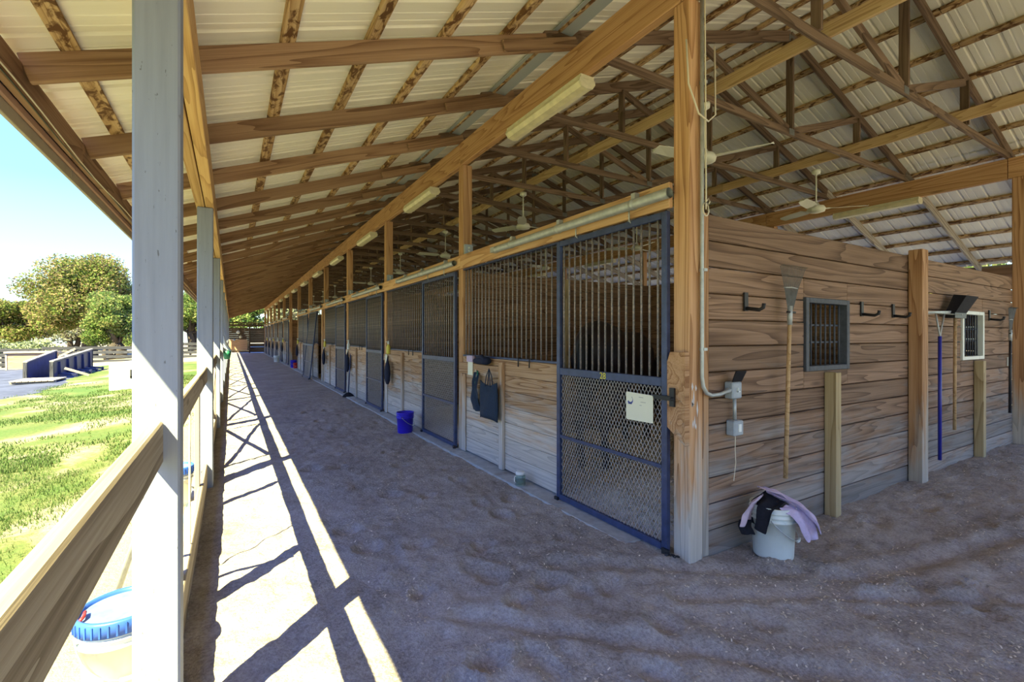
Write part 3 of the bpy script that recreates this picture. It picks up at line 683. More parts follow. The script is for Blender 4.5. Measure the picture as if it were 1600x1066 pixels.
# niche in the seventh bay
i = 6; a, b = YP[i]+.14, YP[i+1]
w = struct('wall_niche', (XS+.9, a, 0))
for k in range(14): box('plank', (XS+.55, a-.1, k*.188), (XS+.59, b+.1, k*.188+.184), 'post_wood', w, 1, .004)
# end of the aisle
w = struct('wall_end', (1.2, YE+.25, 0))
for k in range(15):
    z = .04+k*.175
    if k != 13: box('slat', (-.35, YE+.25, z), (1.45, YE+.29, z+.168), 'end_wall_wood', w, 0, .004)
    if k != 13: box('slat', (1.45, YE+.35+.3, z), (2.75, YE+.39+.3, z+(.12 if k in (2, 4) else .173)), 'end_wall_wood', w, 0, .004)
for x in (-.35, 1.42, 2.66): box('end_post', (x, YE+.16, -.1), (x+.12, YE+.245, 2.7), 'end_wall_wood', w, 2, .004)
box('plywood_sheet', (-.2, YE+.2, .25), (1.3, YE+.235, 1.25), 'plywood', w, 0, .003)
box('top_plate', (-.35, YE+.16, 2.72), (2.8, YE+.26, 2.82), 'end_wall_wood', w, 0, .004)
# ------------------------------------------------------------------ porch fence
FX = -.23
for i in range(-1, NB):
    a, b = Y0-.03+PT*i+.14, Y0-.03+PT*(i+1)
    wh = 'nearest the camera, cut by the left edge' if i < 0 else 'just past the nearest porch post' if i == 0 else f'in the {ORD[i]} gap between porch posts'
    t = thing('fence_panel', f'weathered board fence panel {wh}', 'fence', (FX, (a+b)/2, 0), 'porch fence panels')
    dz = random.uniform(-.01, .01)
    box('top_rail', (FX-.02, a, 1.085+dz), (FX+.02, b, 1.235+dz), 'rail_wood', t, 1, .006)
    box('kick_board', (FX-.02, a, -.08), (FX+.02, b, .235), 'rail_wood', t, 1, .006)
    if i < 0: continue
    if i == 0:
        box('upright', (FX-.045, 3.05, -.02), (FX-.005, 3.17, 1.085+dz), 'rail_wood', t, 2, .005); box('upright', (FX-.045, 4.92, -.02), (FX-.005, 4.98, 1.085+dz), 'rail_wood', t, 2, .005)
    else:
        y0, y1 = a+.42, b-.45
        for y in (y0, y1): box('upright', (FX-.018, y-.02, .235), (FX+.018, y+.02, 1.085+dz), 'rail_wood', t, 2, .005)
        stick('cross_brace', (FX+.01, y0+.03, .24), (FX+.01, y1-.03, 1.08+dz), .018, .09, 'rail_wood', t, (1, 0, 0)) if False else stick('cross_brace', (FX+.011, y0+.03, .26), (FX+.011, y1-.03, 1.06+dz), .02, .08, 'rail_wood', t)
        stick('cross_brace', (FX-.011, y0+.03, 1.06+dz), (FX-.011, y1-.03, .26), .02, .08, 'rail_wood', t)
m = MB(); m.tube([(FX+.005, 3.60+.012*math.sin(k*1.3), 1.085-k*.06) for k in range(17)], .006, 6); tag(m.build('hanging_rope', 'rope_white'), 'thin rope hanging from the fence rail past the nearest post', 'rope')
# green tack and a white bottle hung on the far fence
t = thing('grooming_tote', 'green tote with a white cloth hung on the far fence rail', 'tote', (-.1, 15.4, .93))
m = MB(); m.lathe([(.0, -.02), (.10, -.02), (.14, .12), (.145, .2), (.13, .2), (.09, .0), (0, .0)], 16, sx=.7); m.build('basket', 'green_plastic', t)
m = MB(); m.tube([(-.08, 0, .62), (-.08, -.03, .5), (-.04, .0, .36), (.03, .03, .26), (.1, .0, .17)], [.02, .05, .06, .06, .03], 9); m.build('cloth', 'paper_white', t)
# ------------------------------------------------------------------ light fixtures under the beam
def fixture(M, lab, grp):
    t = thing('strip_light', lab, 'light fixture', group=grp, M=M)
    m = MB(); m.box((-.075, 0, .05), (.075, 1.3, .085)); m.build('housing', 'fixture_cream', t)
    m = MB(); pr = [(-.08, .05), (-.088, .02), (-.06, -.02), (0, -.032), (.06, -.02), (.088, .02), (.08, .05)]; m.prism([(p[0], p[1]) for p in pr], .02, 1.28, 'xz'); m.build('diffuser', 'fixture_lens', t)
    for y in (0, 1.28):
        m = MB(); m.prism([(p[0]*1.05, p[1]*1.08) for p in pr], y, y+.02, 'xz'); m.build('end_cap', 'fixture_cream', t)
    return t
f0 = None
for i in range(NB):
    M = T(XS+.04, YP[i]+1.12, 3.795); lab = f'long cream strip light under the beam over the {"nearest" if i == 0 else ORD[i]} stall'
    if f0 is None: f0 = fixture(M, lab, 'strip lights under the stall beam')
    else: tree_copy(f0, M)['label'] = lab
for i in range(6):
    M = T(XR-.03, YP[i]+1.1, 3.795); c = tree_copy(f0, M); c['label'] = f'strip light under the far beam, {ORD[i]} from the tool wall'; c['group'] = 'strip lights under the far beam'
# ------------------------------------------------------------------ ceiling fans
def make_fan(M):
    t = thing('ceiling_fan', '', 'fan', group='ceiling fans over the stalls', M=M)
    m = MB(); m.lathe([(0, .62), (.065, .62), (.06, .57), (.02, .545), (0, .545)], 16); m.build('canopy', 'fan_white', t)
    m = MB(); m.tube([(0, 0, .06), (0, 0, .58)], .011, 8); m.build('down_rod', 'fan_white', t)
    m = MB(); m.lathe([(0, .10), (.03, .10), (.05, .06), (.11, .04), (.13, .0), (.12, -.04), (.05, -.06), (0, -.062)], 20); m.build('motor', 'fan_white', t)
    for k in range(3):
        a = 2*math.pi*k/3; m = MB(); ca, sa = math.cos(a), math.sin(a)
        pts = []
        for r_, w_ in ((.10, .03), (.17, .035), (.22, .075), (.45, .08), (.68, .055), (.70, .03)):
            for s in (-1, 1): pts.append((r_*ca-s*w_*sa, r_*sa+s*w_*ca, .005+s*.018*(w_ > .04)))
        n = len(pts); vs = pts+[(p[0], p[1], p[2]-.006) for p in pts]; fs = []
        for q in range(0, n-2, 2):
            fs += [(q, q+1, q+3, q+2), (n+q, n+q+2, n+q+3, n+q+1), (q, q+2, n+q+2, n+q), (q+1, n+q+1, n+q+3, q+3)]
        fs += [(0, n, n+1, 1), (n-2, n-1, 2*n-1, 2*n-2)]
        m.add(vs, fs); m.build('blade', 'fan_white', t)
    return t
fan0 = None
for i in range(9):
    for x, yo, s in ((4.62, 1.33, 'aisle-side'), (8.0, 1.8, 'far-side')):
        if s == 'far-side' and i > 2: continue
        M = T(x, YP[i]+yo+(.2 if i else 0), 3.575) @ Matrix.Rotation(.9+i*1.1+(.35 if s == 'far-side' else 0), 4, 'Z')
        o = fan0 if fan0 is None else tree_copy(fan0, M)
        if fan0 is None: o = fan0 = make_fan(M)
        o['label'] = f'white three-blade ceiling fan over the {"nearest" if i == 0 else ORD[i]} {s} stall'
for i in range(2):   # tie boards the far-side fans hang from are the bottom chords
    pass
# ------------------------------------------------------------------ junction boxes on posts
for i in range(1, 7):
    t = thing('outlet_box', f'grey outlet box high on the {ORD[i-1]} stall post from the corner', 'outlet box', (XS+.07, YP[i]-.001, 2.66), 'outlet boxes on the stall posts')
    m = MB(); m.box((-.058, -.045, 0), (.058, 0, .13)); m.build('box', 'grey_box', t)
    for z in (.045, .085):
        m = MB(); m.tube([(0, -.046, z), (0, -.052, z)], .016, 10); m.build('outlet', 'paper_white', t)
# ------------------------------------------------------------------ conduit, switch boxes and ropes on the corner
o = thing('electrical_conduit', 'bent grey steel conduit running down the corner post to the switch box', 'conduit', (XS+.10, Y0, 1.2))
B_ = V((XS+.10, Y0, 1.2)); m = MB(); pts = [(2.79, 2.108, 3.9), (2.79, 2.108, 2.6), (2.79, 2.108, 1.5), (2.79, 2.108, 1.27), (2.80, 2.105, 1.20), (2.83, 2.10, 1.155), (2.88, 2.095, 1.137), (2.96, 2.09, 1.14), (3.07, 2.085, 1.165)]
m.tube([V(p)-B_ for p in pts], .0135, 10); m.build('pipe', 'galvanised', o)
for z in (3.3, 2.0, 1.45):
    m = MB(); m.box((.0, -.04, z-1.2), (.036, -.001, z-1.18)); m.build('pipe_strap', 'galvanised', o)
t = thing('switch_box', 'grey outdoor switch box with raised black cover on the tool wall', 'switch box', (3.13, WY-.005, 1.10))
box('body', (-.055, -.07, 0), (.055, 0, .12), 'grey_box', t, 2, .008, True)
m = MB(); m.bar((0, -.068, .118), (0, -.10, .20), .11, .008, (1, 0, 0)); m.v = []; m.f = []; m.smooth = []
m.add([(-.06, -.07, .122), (.05, -.07, .122), (.04, -.115, .20), (-.08, -.115, .20), (-.06, -.064, .126), (.05, -.064, .126), (.04, -.108, .206), (-.08, -.108, .206)], [(0, 1, 2, 3), (4, 7, 6, 5), (0, 4, 5, 1), (2, 6, 7, 3), (0, 3, 7, 4), (1, 5, 6, 2)]); m.build('cover', 'black_plastic', t)
m = MB(); m.tube([(-.055, -.04, .06), (-.085, -.04, .06)], .02, 10); m.build('conduit_nut', 'galvanised', t)
m = MB(); m.box((-.008, -.082, .05), (.0, -.07, .08)); m.box((-.008, -.082, .048), (.018, -.07, .056)); m.build('toggle', 'paper_white', t)
t = thing('outlet_box', 'lower grey outlet box on the tool wall with a thin pull string', 'outlet box', (3.15, WY-.005, .83))
box('body', (-.055, -.07, 0), (.055, 0, .11), 'grey_box', t, 2, .008, True)
m = MB(); m.tube([(0, -.035, .11), (-.005, -.035, .272)], .013, 8); m.build('riser_pipe', 'galvanised', t)
m = MB(); m.box((-.012, -.077, .03), (.018, -.07, .085)); m.build('outlet_cover', 'paper_white', t)
m = MB(); m.tube([(.0, -.04, .0), (-.004, -.04, -.10), (.004, -.04, -.2), (-.02, -.04, -.33)], .003, 5); m.build('pull_string', 'rope_white', t)
t = thing('knotted_rope', 'pale cord knotted around the conduit on the corner post', 'cord', (2.79, 2.09, 2.4))
m = MB(); m.tube([(.0, -.0, 2.3), (-.006, -.012, 1.2), (.004, -.012, .12), (0, -.014, .02)], .005, 6); m.build('strand', 'rope_white', t)
m = MB(); m.tube([(.03*math.cos(a), -.014, .02+.045*math.sin(a)) for a in np.linspace(0, 9, 24)], .005, 6); m.tube([(.0, -.012, .07), (.03, -.012, .10), (.045, -.012, .08), (.03, -.012, .06)], .005, 6); m.build('knot', 'rope_white', t)
t = thing('looped_cable', 'slack white cable looping from the top of the corner post', 'cable', (XS, Y0-.02, 2.9))
m = MB(); m.tube([(-.06, .0, .65), (-.05, -.01, .35), (.03, -.03, .16), (.13, -.03, .13), (.22, -.02, .2), (.24, 0, .7)], .006, 6); m.build('cable', 'rope_white', t)
# ------------------------------------------------------------------ hooks on the tool wall
for k, (x, z, lab) in enumerate([(3.33, 1.74, 'black wall hook left of the leaf rake'), (5.17, 1.74, 'black wall hook just right of the grey barred window'), (5.85, 1.74, 'black wall hook beside the wall post'), (8.80, 1.76, 'black wall hook right of the white framed window')]):
    t = thing('wall_hook', lab, 'hook', (x, WY-.006, z), 'hooks on the tool wall'); m = MB(); m.box((-.025, -.012, 0), (.02, 0, .14)); m.build('plate', 'black_metal', t)
    m = MB(); m.tube([(0, -.01, .02), (.0, -.11, .005), (.0, -.14, .02), (0, -.145, .05)], .014, 8); m.build('arm', 'black_metal', t)
# ------------------------------------------------------------------ tools on the wall
def leaf_rake(x, ztop, zbot, lab, hm, lean=0, fan=.175, tm='plate_grey'):
    t = thing('leaf_rake', lab, 'rake', (x, WY-.09, zbot)); H = ztop-zbot; hd = .36
    m = MB(); m.tube([(0, 0, 0), (lean*.9, 0, H-hd)], [.017, .014], 10); m.build('handle', hm, t)
    m = MB(); m.tube([(lean*.85, 0, H-hd-.10), (lean*.93, 0, H-hd+.05)], .019, 10); m.build('ferrule', 'galvanised', t)
    m = MB(); m.tube([(lean-.06, -.006, H-hd+.0), (lean+.06, -.006, H-hd+.0)], .008, 6); m.build('collar', 'black_plastic', t)
    m = MB(); m.tube([(lean-fan*.55, -.004, H-.17), (lean, -.012, H-.165), (lean+fan*.55, -.004, H-.17)], .005, 6); m.build('spreader', 'galvanised', t)
    for k in range(17):
        s = (k-8)/8; m = MB(); m.tube([(lean+s*.035, -.0, H-hd+.02), (lean+s*fan*.55, -.008, H-.17), (lean+s*fan, -.02, H-.01), (lean+s*fan, -.045, H)], .0028, 4); m.build('tine', tm, t)
leaf_rake(3.72, 2.10, .44, 'leaf rake with pale wooden handle hung head-up left of the barred window', 'ash_handle', .07)
leaf_rake(9.32, 1.95, .48, 'dark leaf rake hanging at the far right end of the tool wall', 'black_metal', .02)
# levelling rake, blue handle
t = thing('grading_rake', 'wide metal rake with long blue handle hung beside the wall post', 'rake', (6.78, WY-.10, .17))
m = MB(); m.tube([(0, 0, 0), (0, 0, 1.38)], .017, 10); m.build('handle', 'blue_handle', t)
m = MB(); m.tube([(0, 0, 1.36), (-.02, 0, 1.42), (-.11, 0, 1.62)], .009, 7); m.tube([(0, 0, 1.36), (.02, 0, 1.42), (.13, 0, 1.63)], .009, 7); m.build('yoke', 'galvanised', t)
m = MB(); m.bar((-.36, 0, 1.63), (.40, 0, 1.66), .02, .03); m.build('head_bar', 'galvanised', t)
for k in range(15):
    m = MB(); m.bar((-.35+k*.053, -.005, 1.63), (-.35+k*.053, -.08, 1.625), .008, .008); m.build('tooth', 'galvanised', t)
# push broom
t = thing('push_broom', 'black-headed broom with wooden handle beside the white framed window', 'broom', (7.22, WY-.10, .46))
m = MB(); m.tube([(0, 0, 0), (.02, 0, 1.32)], .016, 10); m.build('handle', 'ash_handle', t)
m = MB(); m.box((-.16, -.05, 1.30), (.20, .04, 1.36)); m.build('head_block', 'black_plastic', t)
m = MB(); m.add([(-.15, -.05, 1.36), (.20, -.05, 1.36), (.42, -.10, 1.56), (.02, -.10, 1.56), (-.15, .04, 1.36), (.20, .04, 1.36), (.44, .02, 1.58), (.04, .02, 1.58)], [(0, 1, 2, 3), (4, 7, 6, 5), (0, 4, 5, 1), (2, 6, 7, 3), (0, 3, 7, 4), (1, 5, 6, 2)]); m.build('bristles', 'black_fabric', t)
t = thing('wall_plate', 'small white outlet cover at the far end of the tool wall', 'outlet', (9.62, WY-.004, 1.12)); m = MB(); m.box((-.05, -.02, 0), (.05, 0, .13)); m.build('cover', 'paper_white', t); m = MB(); m.box((-.015, -.024, .04), (.015, -.019, .09)); m.build('socket', 'grey_box', t)
# ------------------------------------------------------------------ buckets
def bucket(name, lab, loc, mat, rz=0, s=1, lid=None, handle=True, group=None):
    t = thing(name, lab, 'bucket', loc, group, rz); R = .148*s; H = .365*s
    prof = [(0, .0), (R*.86, 0), (R*.875, .01), (R*.955, H*.72), (R*1.03, H*.725), (R*1.03, H*.745), (R*.965, H*.75), (R*.97, H*.81), (R*1.045, H*.815), (R*1.045, H*.835), (R*.985, H*.84), (R*.99, H*.90), (R*1.05, H*.905), (R*1.05, H*.925), (R*1.0, H*.93), (R*1.03, H), (R*.97, H), (R*.93, H*.75), (R*.84, .012), (0, .012)]
    m = MB(); m.lathe(prof, 32); m.build('body', mat, t)
    if handle:
        m = MB(); pts = [(R*1.05*math.cos(a), -R*1.06*math.sin(a)-.004, H*.80-H*.42*math.sin(a)) for a in np.linspace(0, math.pi, 15)]; m.tube(pts, .003*s+.0005, 6); b = m.build('bail', 'galvanised', t)
        m = MB(); m.tube([pts[6], pts[7], pts[8]], .009*s, 8); m.build('grip', 'paper_white', b)
        for sg in (-1, 1):
            m = MB(); m.tube([(sg*R*.97, 0, H*.80), (sg*R*1.07, 0, H*.80)], .016*s, 10); m.build('ear', mat, t)
    if lid:
        m = MB(); m.lathe([(R*1.02, H-.045), (R*1.09, H-.045), (R*1.09, H+.012), (R*1.05, H+.02), (R*.98, H+.018), (R*.96, H+.004), (R*.955, H+.001)], 36); l = m.build('lid_rim', lid, t)
        for k in range(36):
            a = 2*math.pi*(k+.5)/36; m = MB(); c, s_ = math.cos(a), math.sin(a); m.bar((R*1.093*c, R*1.093*s_, H-.04), (R*1.093*c, R*1.093*s_, H+.008), .006, .006, (c, s_, 0)); m.build('lid_rib', lid, l)
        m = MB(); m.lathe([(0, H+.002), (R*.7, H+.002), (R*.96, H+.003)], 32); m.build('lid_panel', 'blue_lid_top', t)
        m = MB(); m.tube([(-R*.95, -.03, H+.015), (-R*.86, -.01, H+.02), (-R*.8, .035, H+.018)], .007, 6); m.build('lid_tab', 'red_plastic', t)
    return t
bucket('lidded_bucket', 'white bucket with blue lid outside the nearest porch post', (-.42, 2.73, -.06), 'white_plastic', .3, 1.05, 'blue_lid', True, 'blue-lidded buckets outside the fence')
bucket('lidded_bucket', 'white bucket with blue lid outside the second porch post', (-.46, 5.40, -.05), 'white_plastic', 1.9, 1.0, 'blue_lid', True, 'blue-lidded buckets outside the fence')
bucket('white_bucket', 'white bucket heaped with cloths by the tool wall', (3.34, 1.93, -.012), 'white_plastic', .35, 1.0)
bucket('blue_bucket', 'bright blue bucket on the dirt before the second stall', (2.42, 7.42, -.012), 'blue_bucket', .8, .92)
bucket('white_bucket', 'small white bucket far down the aisle beside a stall door', (2.34, 31.4, -.012), 'white_plastic', 0, 1.1)
bucket('blue_bucket', 'blue bucket inside the niche far down the aisle', (2.62, 25.2, .012), 'blue_bucket', 0, 1.0)
bucket('red_bucket', 'small red bucket beside the blue one in the niche', (2.66, 24.75, .012), 'red_plastic', 0, .7)
m = MB(); m.tube([(-.60, 3.5, -.05), (-.27, 3.02, 1.03)], .017, 10); tag(m.build('plastic_pipe', 'galvanised'), 'thin grey pipe leaning against the outside of the fence', 'pipe')
# cloths in the white bucket
def cloth(name, pts_fn, nu, nv, mat, parent, thick=.006):
    vs = [pts_fn(i/(nu-1), j/(nv-1)) for i in range(nu) for j in range(nv)]
    me = bpy.data.meshes.new(name); me.from_pydata(vs, [], [(i*nv+j, i*nv+j+1, (i+1)*nv+j+1, (i+1)*nv+j) for i in range(nu-1) for j in range(nv-1)]); me.materials.append(MAT[mat])
    for p in me.polygons: p.use_smooth = True
    o = link(name, me, WORLD[parent] if parent else None, parent); sd = o.modifiers.new('thickness', 'SOLIDIFY'); sd.thickness = thick; ss = o.modifiers.new('smooth', 'SUBSURF'); ss.levels = ss.render_levels = 1
    return o
def drape(path, width, side, amp, seed, taper=.0):
    """a cloth whose centre line follows PATH, WIDTH wide along SIDE, with folds"""
    P = [V(p) for p in path]; side = V(side).normalized()
    def f(u, v):
        k = u*(len(P)-1); i = min(int(k), len(P)-2); t = k-i; t = t*t*(3-2*t)*.6+t*.4
        c = P[i].lerp(P[i+1], t); d = (P[i+1]-P[i]).normalized(); nrm = d.cross(side).normalized(); w = width*(1-taper*(1-u))
        s = (v-.5)*w; fo = amp*math.sin(v*9+seed+u*3.1)*(.5+u)+amp*1.9*mnoise.noise((v*4+seed, u*4, seed)); c = c+side*(.9*amp*mnoise.noise((u*5, v*2, seed+9)))
        return tuple(c+side*s+nrm*fo)
    return f
t = thing('cloth_heap', 'lilac and black cloths spilling out of the white bucket', 'cloth', (3.34, 1.93, .305)); rt = V((.858, -.513, 0)); fw = V((.513, .858, 0)); up = V((0, 0, 1))
A = lambda r_, u_, f_=0: rt*r_+up*u_+fw*f_
cloth('lilac_towel', drape([A(-.02, .12, .06), A(.04, .10, 0), A(.10, .065, -.04), A(.17, .05, -.07), A(.215, -.02, -.09), A(.235, -.09, -.09)], .26, fw+rt*.15, .014, 1.0, .3), 14, 16, 'lilac_fabric', t)
cloth('lilac_fold', drape([A(.02, .06, -.10), A(.09, .035, -.14), A(.14, -.05, -.16), A(.175, -.15, -.17)], .13, fw*.5+rt*.9, .012, 3.3), 12, 12, 'lilac_fabric', t)
cloth('black_cloth', drape([A(.10, .06, .10), A(.03, .10, .02), A(-.05, .09, -.03), A(-.115, .05, -.05), A(-.155, -.03, -.06), A(-.165, -.10, -.06)], .22, fw*1.0+up*.1, .016, 5.1), 14, 14, 'black_fabric', t)
cloth('pink_cloth', drape([A(-.10, .11, -.02), A(-.16, .08, -.05), A(-.215, .0, -.06), A(-.235, -.085, -.06)], .15, fw*.55+rt*.6, .008, 2.2, .2), 10, 10, 'pink_fabric', t)
cloth('black_corner', drape([A(-.225, -.05, -.05), A(-.23, -.10, -.05), A(-.20, -.16, -.05)], .10, rt, .006, 7.7), 7, 7, 'black_fabric', t)
cloth('pink_strip', drape([A(-.09, .15, .03), A(-.02, .135, -.02), A(.03, .13, -.03), A(.06, .08, -.06), A(.10, .05, -.08)], .07, fw, .008, 4.2), 10, 8, 'pink_fabric', t)
# ------------------------------------------------------------------ jar at the stall front
t = thing('glass_jar', 'green-tinted glass jar with white lid on the concrete curb', 'jar', (2.565, 4.12, .013))
m = MB(); m.lathe([(0, 0), (.05, 0), (.055, .012), (.055, .085), (.052, .10), (.046, .11), (.043, .11), (.049, .098), (.052, .085), (.052, .015), (.0, .006)], 24); m.build('glass', 'jar_glass', t)
m = MB(); m.lathe([(.0, .007), (.05, .016), (.05, .055), (0, .055)], 20); m.build('contents', 'green_plastic', t)
m = MB(); m.lathe([(0, .135), (.046, .135), (.049, .13), (.049, .108), (.0, .108)], 20); m.build('lid', 'paper_white', t)
m = MB(); m.tube([(-.056, 0, .03), (-.07, -.0, .05), (-.07, 0, .09), (-.053, 0, .10)], .006, 6); m.build('handle', 'paper_white', t)
# ------------------------------------------------------------------ things on the stall ledges
def bag(loc, lab):
    t = thing('tote_bag', lab, 'bag', loc); W_, H = .30, .42
    vs = []; nu, nv = 9, 9
    for s in (-1, 1):
        for i in range(nu):
            for j in range(nv):
                u = i/(nu-1); v = j/(nv-1); bulge = math.sin(math.pi*u)*(1-v)*.05+.006; w = W_*(1.05-.08*v+.10*(1-v)*(u > .5)*(1-u)); sag = .03*(u-.5)**2*4*(1-v)
                vs.append((s*bulge+.008*math.sin(9*u+3*v), (u-.5)*w*1.35, v*H-sag+.05*math.sin(math.pi*u)*(-1)*(v > .85)))
    n = nu*nv; fs = []
    for s in range(2):
        for i in range(nu-1):
            for j in range(nv-1):
                q = (s*n+i*nv+j, s*n+(i+1)*nv+j, s*n+(i+1)*nv+j+1, s*n+i*nv+j+1); fs.append(q if s else q[::-1])
    for i in range(nu-1): fs.append((i*nv, (i+1)*nv, n+(i+1)*nv, n+i*nv))
    for j in range(nv-1): fs += [(j, j+1, n+j+1, n+j), ((nu-1)*nv+j+1, (nu-1)*nv+j, n+(nu-1)*nv+j, n+(nu-1)*nv+j+1)]
    m = MB(); m.add(vs, fs, True); m.build('body', 'teal_fabric', t)
    for s in (-.018, .018):
        m = MB(); m.tube([(s, -.07, H-.06), (s*.8, -.05, H+.06), (0, -.01, H+.15), (s*.8, .03, H+.06), (s, .06, H-.06)], [.010]*5, 6, ry=[.004]*5); m.build('strap', 'teal_fabric', t)
    return t
bag((2.588, 4.86, .60), 'black cloth tote bag hanging on the nearest stall front')
o = cloth('blue_apron', drape([(2.63, 5.25, 1.10), (2.61, 5.26, 1.0), (2.60, 5.27, .88), (2.605, 5.26, .76), (2.615, 5.22, .62)], .30, (0, 1, 0), .016, 2.7, .75), 14, 14, 'teal_fabric', None); tag(o, 'dark blue cloth hanging beside the black tote bag', 'cloth')
o = thing('folded_cloth', 'folded dark navy cloth lying on top of the nearest ledger board', 'cloth', (2.63, 5.08, 1.205))
m = MB(); m.tube([(-.03, -.17, .045), (-.01, -.10, .05), (0, 0, .052), (-.01, .10, .045), (-.02, .17, .04)], [.045, .062, .06, .064, .04], 12, ry=[.035, .05, .052, .046, .03]); m.build('cloth', 'navy_fabric', o)
m = MB(); m.tube([(-.05, -.12, .07), (-.02, .0, .095), (-.03, .11, .075)], [.02, .03, .02], 8); m.build('fold', 'navy_fabric', o)
t = thing('clip_board', 'pale notice card tacked to the nearest stall ledger', 'card', (2.652, 5.47, 1.05)); m = MB(); m.box((-.008, -.07, 0), (-.002, .07, .20)); m.build('card', 'paper', t); m = MB(); m.box((-.02, -.09, .17), (.01, .08, .25)); m.build('lilac_pouch', 'lilac_fabric', t)
t = thing('halter', 'white and green rope halter hanging on the nearest ledger', 'halter', (2.64, 5.27, 1.1)); m = MB()
m.tube([(0, .02, .03), (-.012, .05, -.1), (-.015, .08, -.25), (-.012, .03, -.30), (-.01, .0, -.18), (-.005, -.02, .0)], .011, 7); m.build('loop', 'rope_white', t); m = MB(); m.tube([(-.01, -.04, .02), (-.02, -.06, -.10), (-.02, -.0, -.14), (-.01, .02, .0)], .009, 7); m.build('lead', 'green_plastic', t)
def ledge_kit(y, n, style):
    """bottle, halter and a brush bag at the ledger of stall n"""
    z = 1.20; wh = f'{ORD[n]} stall from the corner'
    t = thing('spray_bottle', f'white spray bottle on the ledge of the {wh}', 'bottle', (2.665, y+.06, z), 'spray bottles on the stall ledges'); m = MB(); m.lathe([(0, 0), (.038, 0), (.042, .02), (.042, .13), (.02, .175), (.016, .20), (0, .20)], 16); m.build('body', ('yellow_label' if style == 1 else 'paper_white'), t)
    m = MB(); m.lathe([(.018, .19), (.022, .20), (.018, .25), (0, .26)], 12); m.tube([(-.01, 0, .235), (-.05, 0, .24)], .009, 6); m.build('nozzle', 'paper_white', t)
    t = thing('bridle', f'black halter and strap hanging at the {wh}', 'halter', (2.648, y, 1.12), 'halters on the stall ledges'); m = MB()
    m.tube([(-.012+.01*math.cos(a), .05*math.cos(a), .05*math.sin(a)-.02) for a in np.linspace(0, 6.3, 14)], .010, 7); m.build('ring', 'black_metal', t)
    m = MB(); m.tube([(-.01, .03, -.05), (-.03, .10, -.16), (-.03, .17, -.30), (-.02, .2, -.42), (-.03, .14, -.36), (-.02, .06, -.2), (-.01, .0, -.06)], .009, 6); m.build('strap', 'black_fabric', t)
    t = thing('hay_bag', f'dark drawstring bag hanging at the {wh}', 'bag', (2.60, y-.10, .62), 'dark bags on the stall fronts'); m = MB(); m.lathe([(0, 0), (.04, .0), (.085, .07), (.10, .20), (.085, .34), (.03, .46), (.015, .50), (0, .50)], 14, sx=.55, sy=1.0); m.build('sack', 'navy_fabric', t)
    m = MB(); m.tube([(0, 0, .49), (.02, .02, .55)], .006, 5); m.build('drawstring', 'black_fabric', t)
    t = thing('notice_card', f'pale card pinned by the {wh}', 'card', (2.64, y+.12, 1.02), 'notice cards by the stalls'); m = MB(); m.box((-.004, -.06, 0), (.002, .06, .17)); m.build('sheet', 'paper', t); m = MB(); m.tube([(-.008, 0, .155), (0, 0, .155)], .006, 6); m.build('pin', 'red_plastic', t)
for n in (1, 2, 3, 5, 7, 8, 9, 10, 11): ledge_kit(YP[n+1]-.30, n, n % 2)
t = thing('floor_brush', 'dark long-handled brush leaning on the third stall front', 'brush', (2.58, 12.25, .0)); m = MB(); m.tube([(0, .25, .06), (.08, .33, 1.1)], .015, 8); m.build('handle', 'navy_steel', t)
m = MB(); m.lathe([(0, .0), (.15, .0), (.13, .04), (.05, .10), (0, .11)], 14, (0, .24, 0)); m.build('head', 'black_fabric', t)
# paper sign and number on the first door
t = thing('door_sign', 'cream paper sign with blue crescent emblem on the nearest stall door', 'sign', (XS-.058, 2.535, 1.015))
m = MB(); m.prism([(-.135, -.10), (.125, -.105), (.135, -.095), (.135, .10), (.128, .108), (-.125, .103), (-.135, .095)], -.003, .0, 'yz'); m.build('sheet', 'paper', t)
cr = [(.03*math.cos(a), .03*math.sin(a)) for a in np.linspace(-2.6, .9, 14)]+[(.008+.024*math.cos(a)-.006, .010+.024*math.sin(a)) for a in np.linspace(.9, -2.6, 14)]
m = MB(); m.prism([(-p[0]+.092, p[1]+.045) for p in cr], -.0042, -.0032, 'yz'); m.build('crescent_emblem', 'ink_blue', t)
m = MB(); m.box((-.0042, .075, .015), (-.0032, .112, .021)); m.build('emblem_base', 'ink_blue', t)
for y, z, w in ((-.02, .075, .045), (-.04, .04, .05), (-.015, .015, .02)):
    m = MB(); m.box((-.004, y-w/2, z), (-.0032, y+w/2, z+.005)); m.build('faint_text_line', 'ink_grey', t)
def text(body, name, size, mat, M, parent=None):
    c = bpy.data.curves.new(name, 'FONT'); c.body = body; c.size = size; c.extrude = .001; c.align_x = 'CENTER'; o = bpy.data.objects.new(name, c); COL.objects.link(o)
    dg = bpy.context.evaluated_depsgraph_get(); me = bpy.data.meshes.new_from_object(o.evaluated_get(dg)); bpy.data.objects.remove(o); me.materials.clear(); me.materials.append(MAT[mat]); return link(name, me, M, parent)
Rt = Matrix(((0, 0, -1, 0), (-1, 0, 0, 0), (0, 1, 0, 0), (0, 0, 0, 1)))
tag(text('28', 'stall_number', .075, 'yellow_paint', T(XS-.0495, 2.95, 1.197) @ Rt), 'yellow number 28 painted on the middle rail of the nearest door', 'number')
# door chain by the corner
t = thing('door_chain', 'short dark chain at the foot of the corner post', 'chain', (XS-.05, 2.26, .02))
for k in range(7):
    m = MB(); c = V((-.01*(k % 2), .06-k*.022, .012*abs(k-3)/3)); m.tube([tuple(c+(V((0, .014*math.cos(a), .009*math.sin(a))) if k % 2 else V((.009*math.sin(a), .014*math.cos(a), 0)))) for a in np.linspace(0, 6.28, 9)], .004, 5); m.build('chain_link', 'black_metal', t)
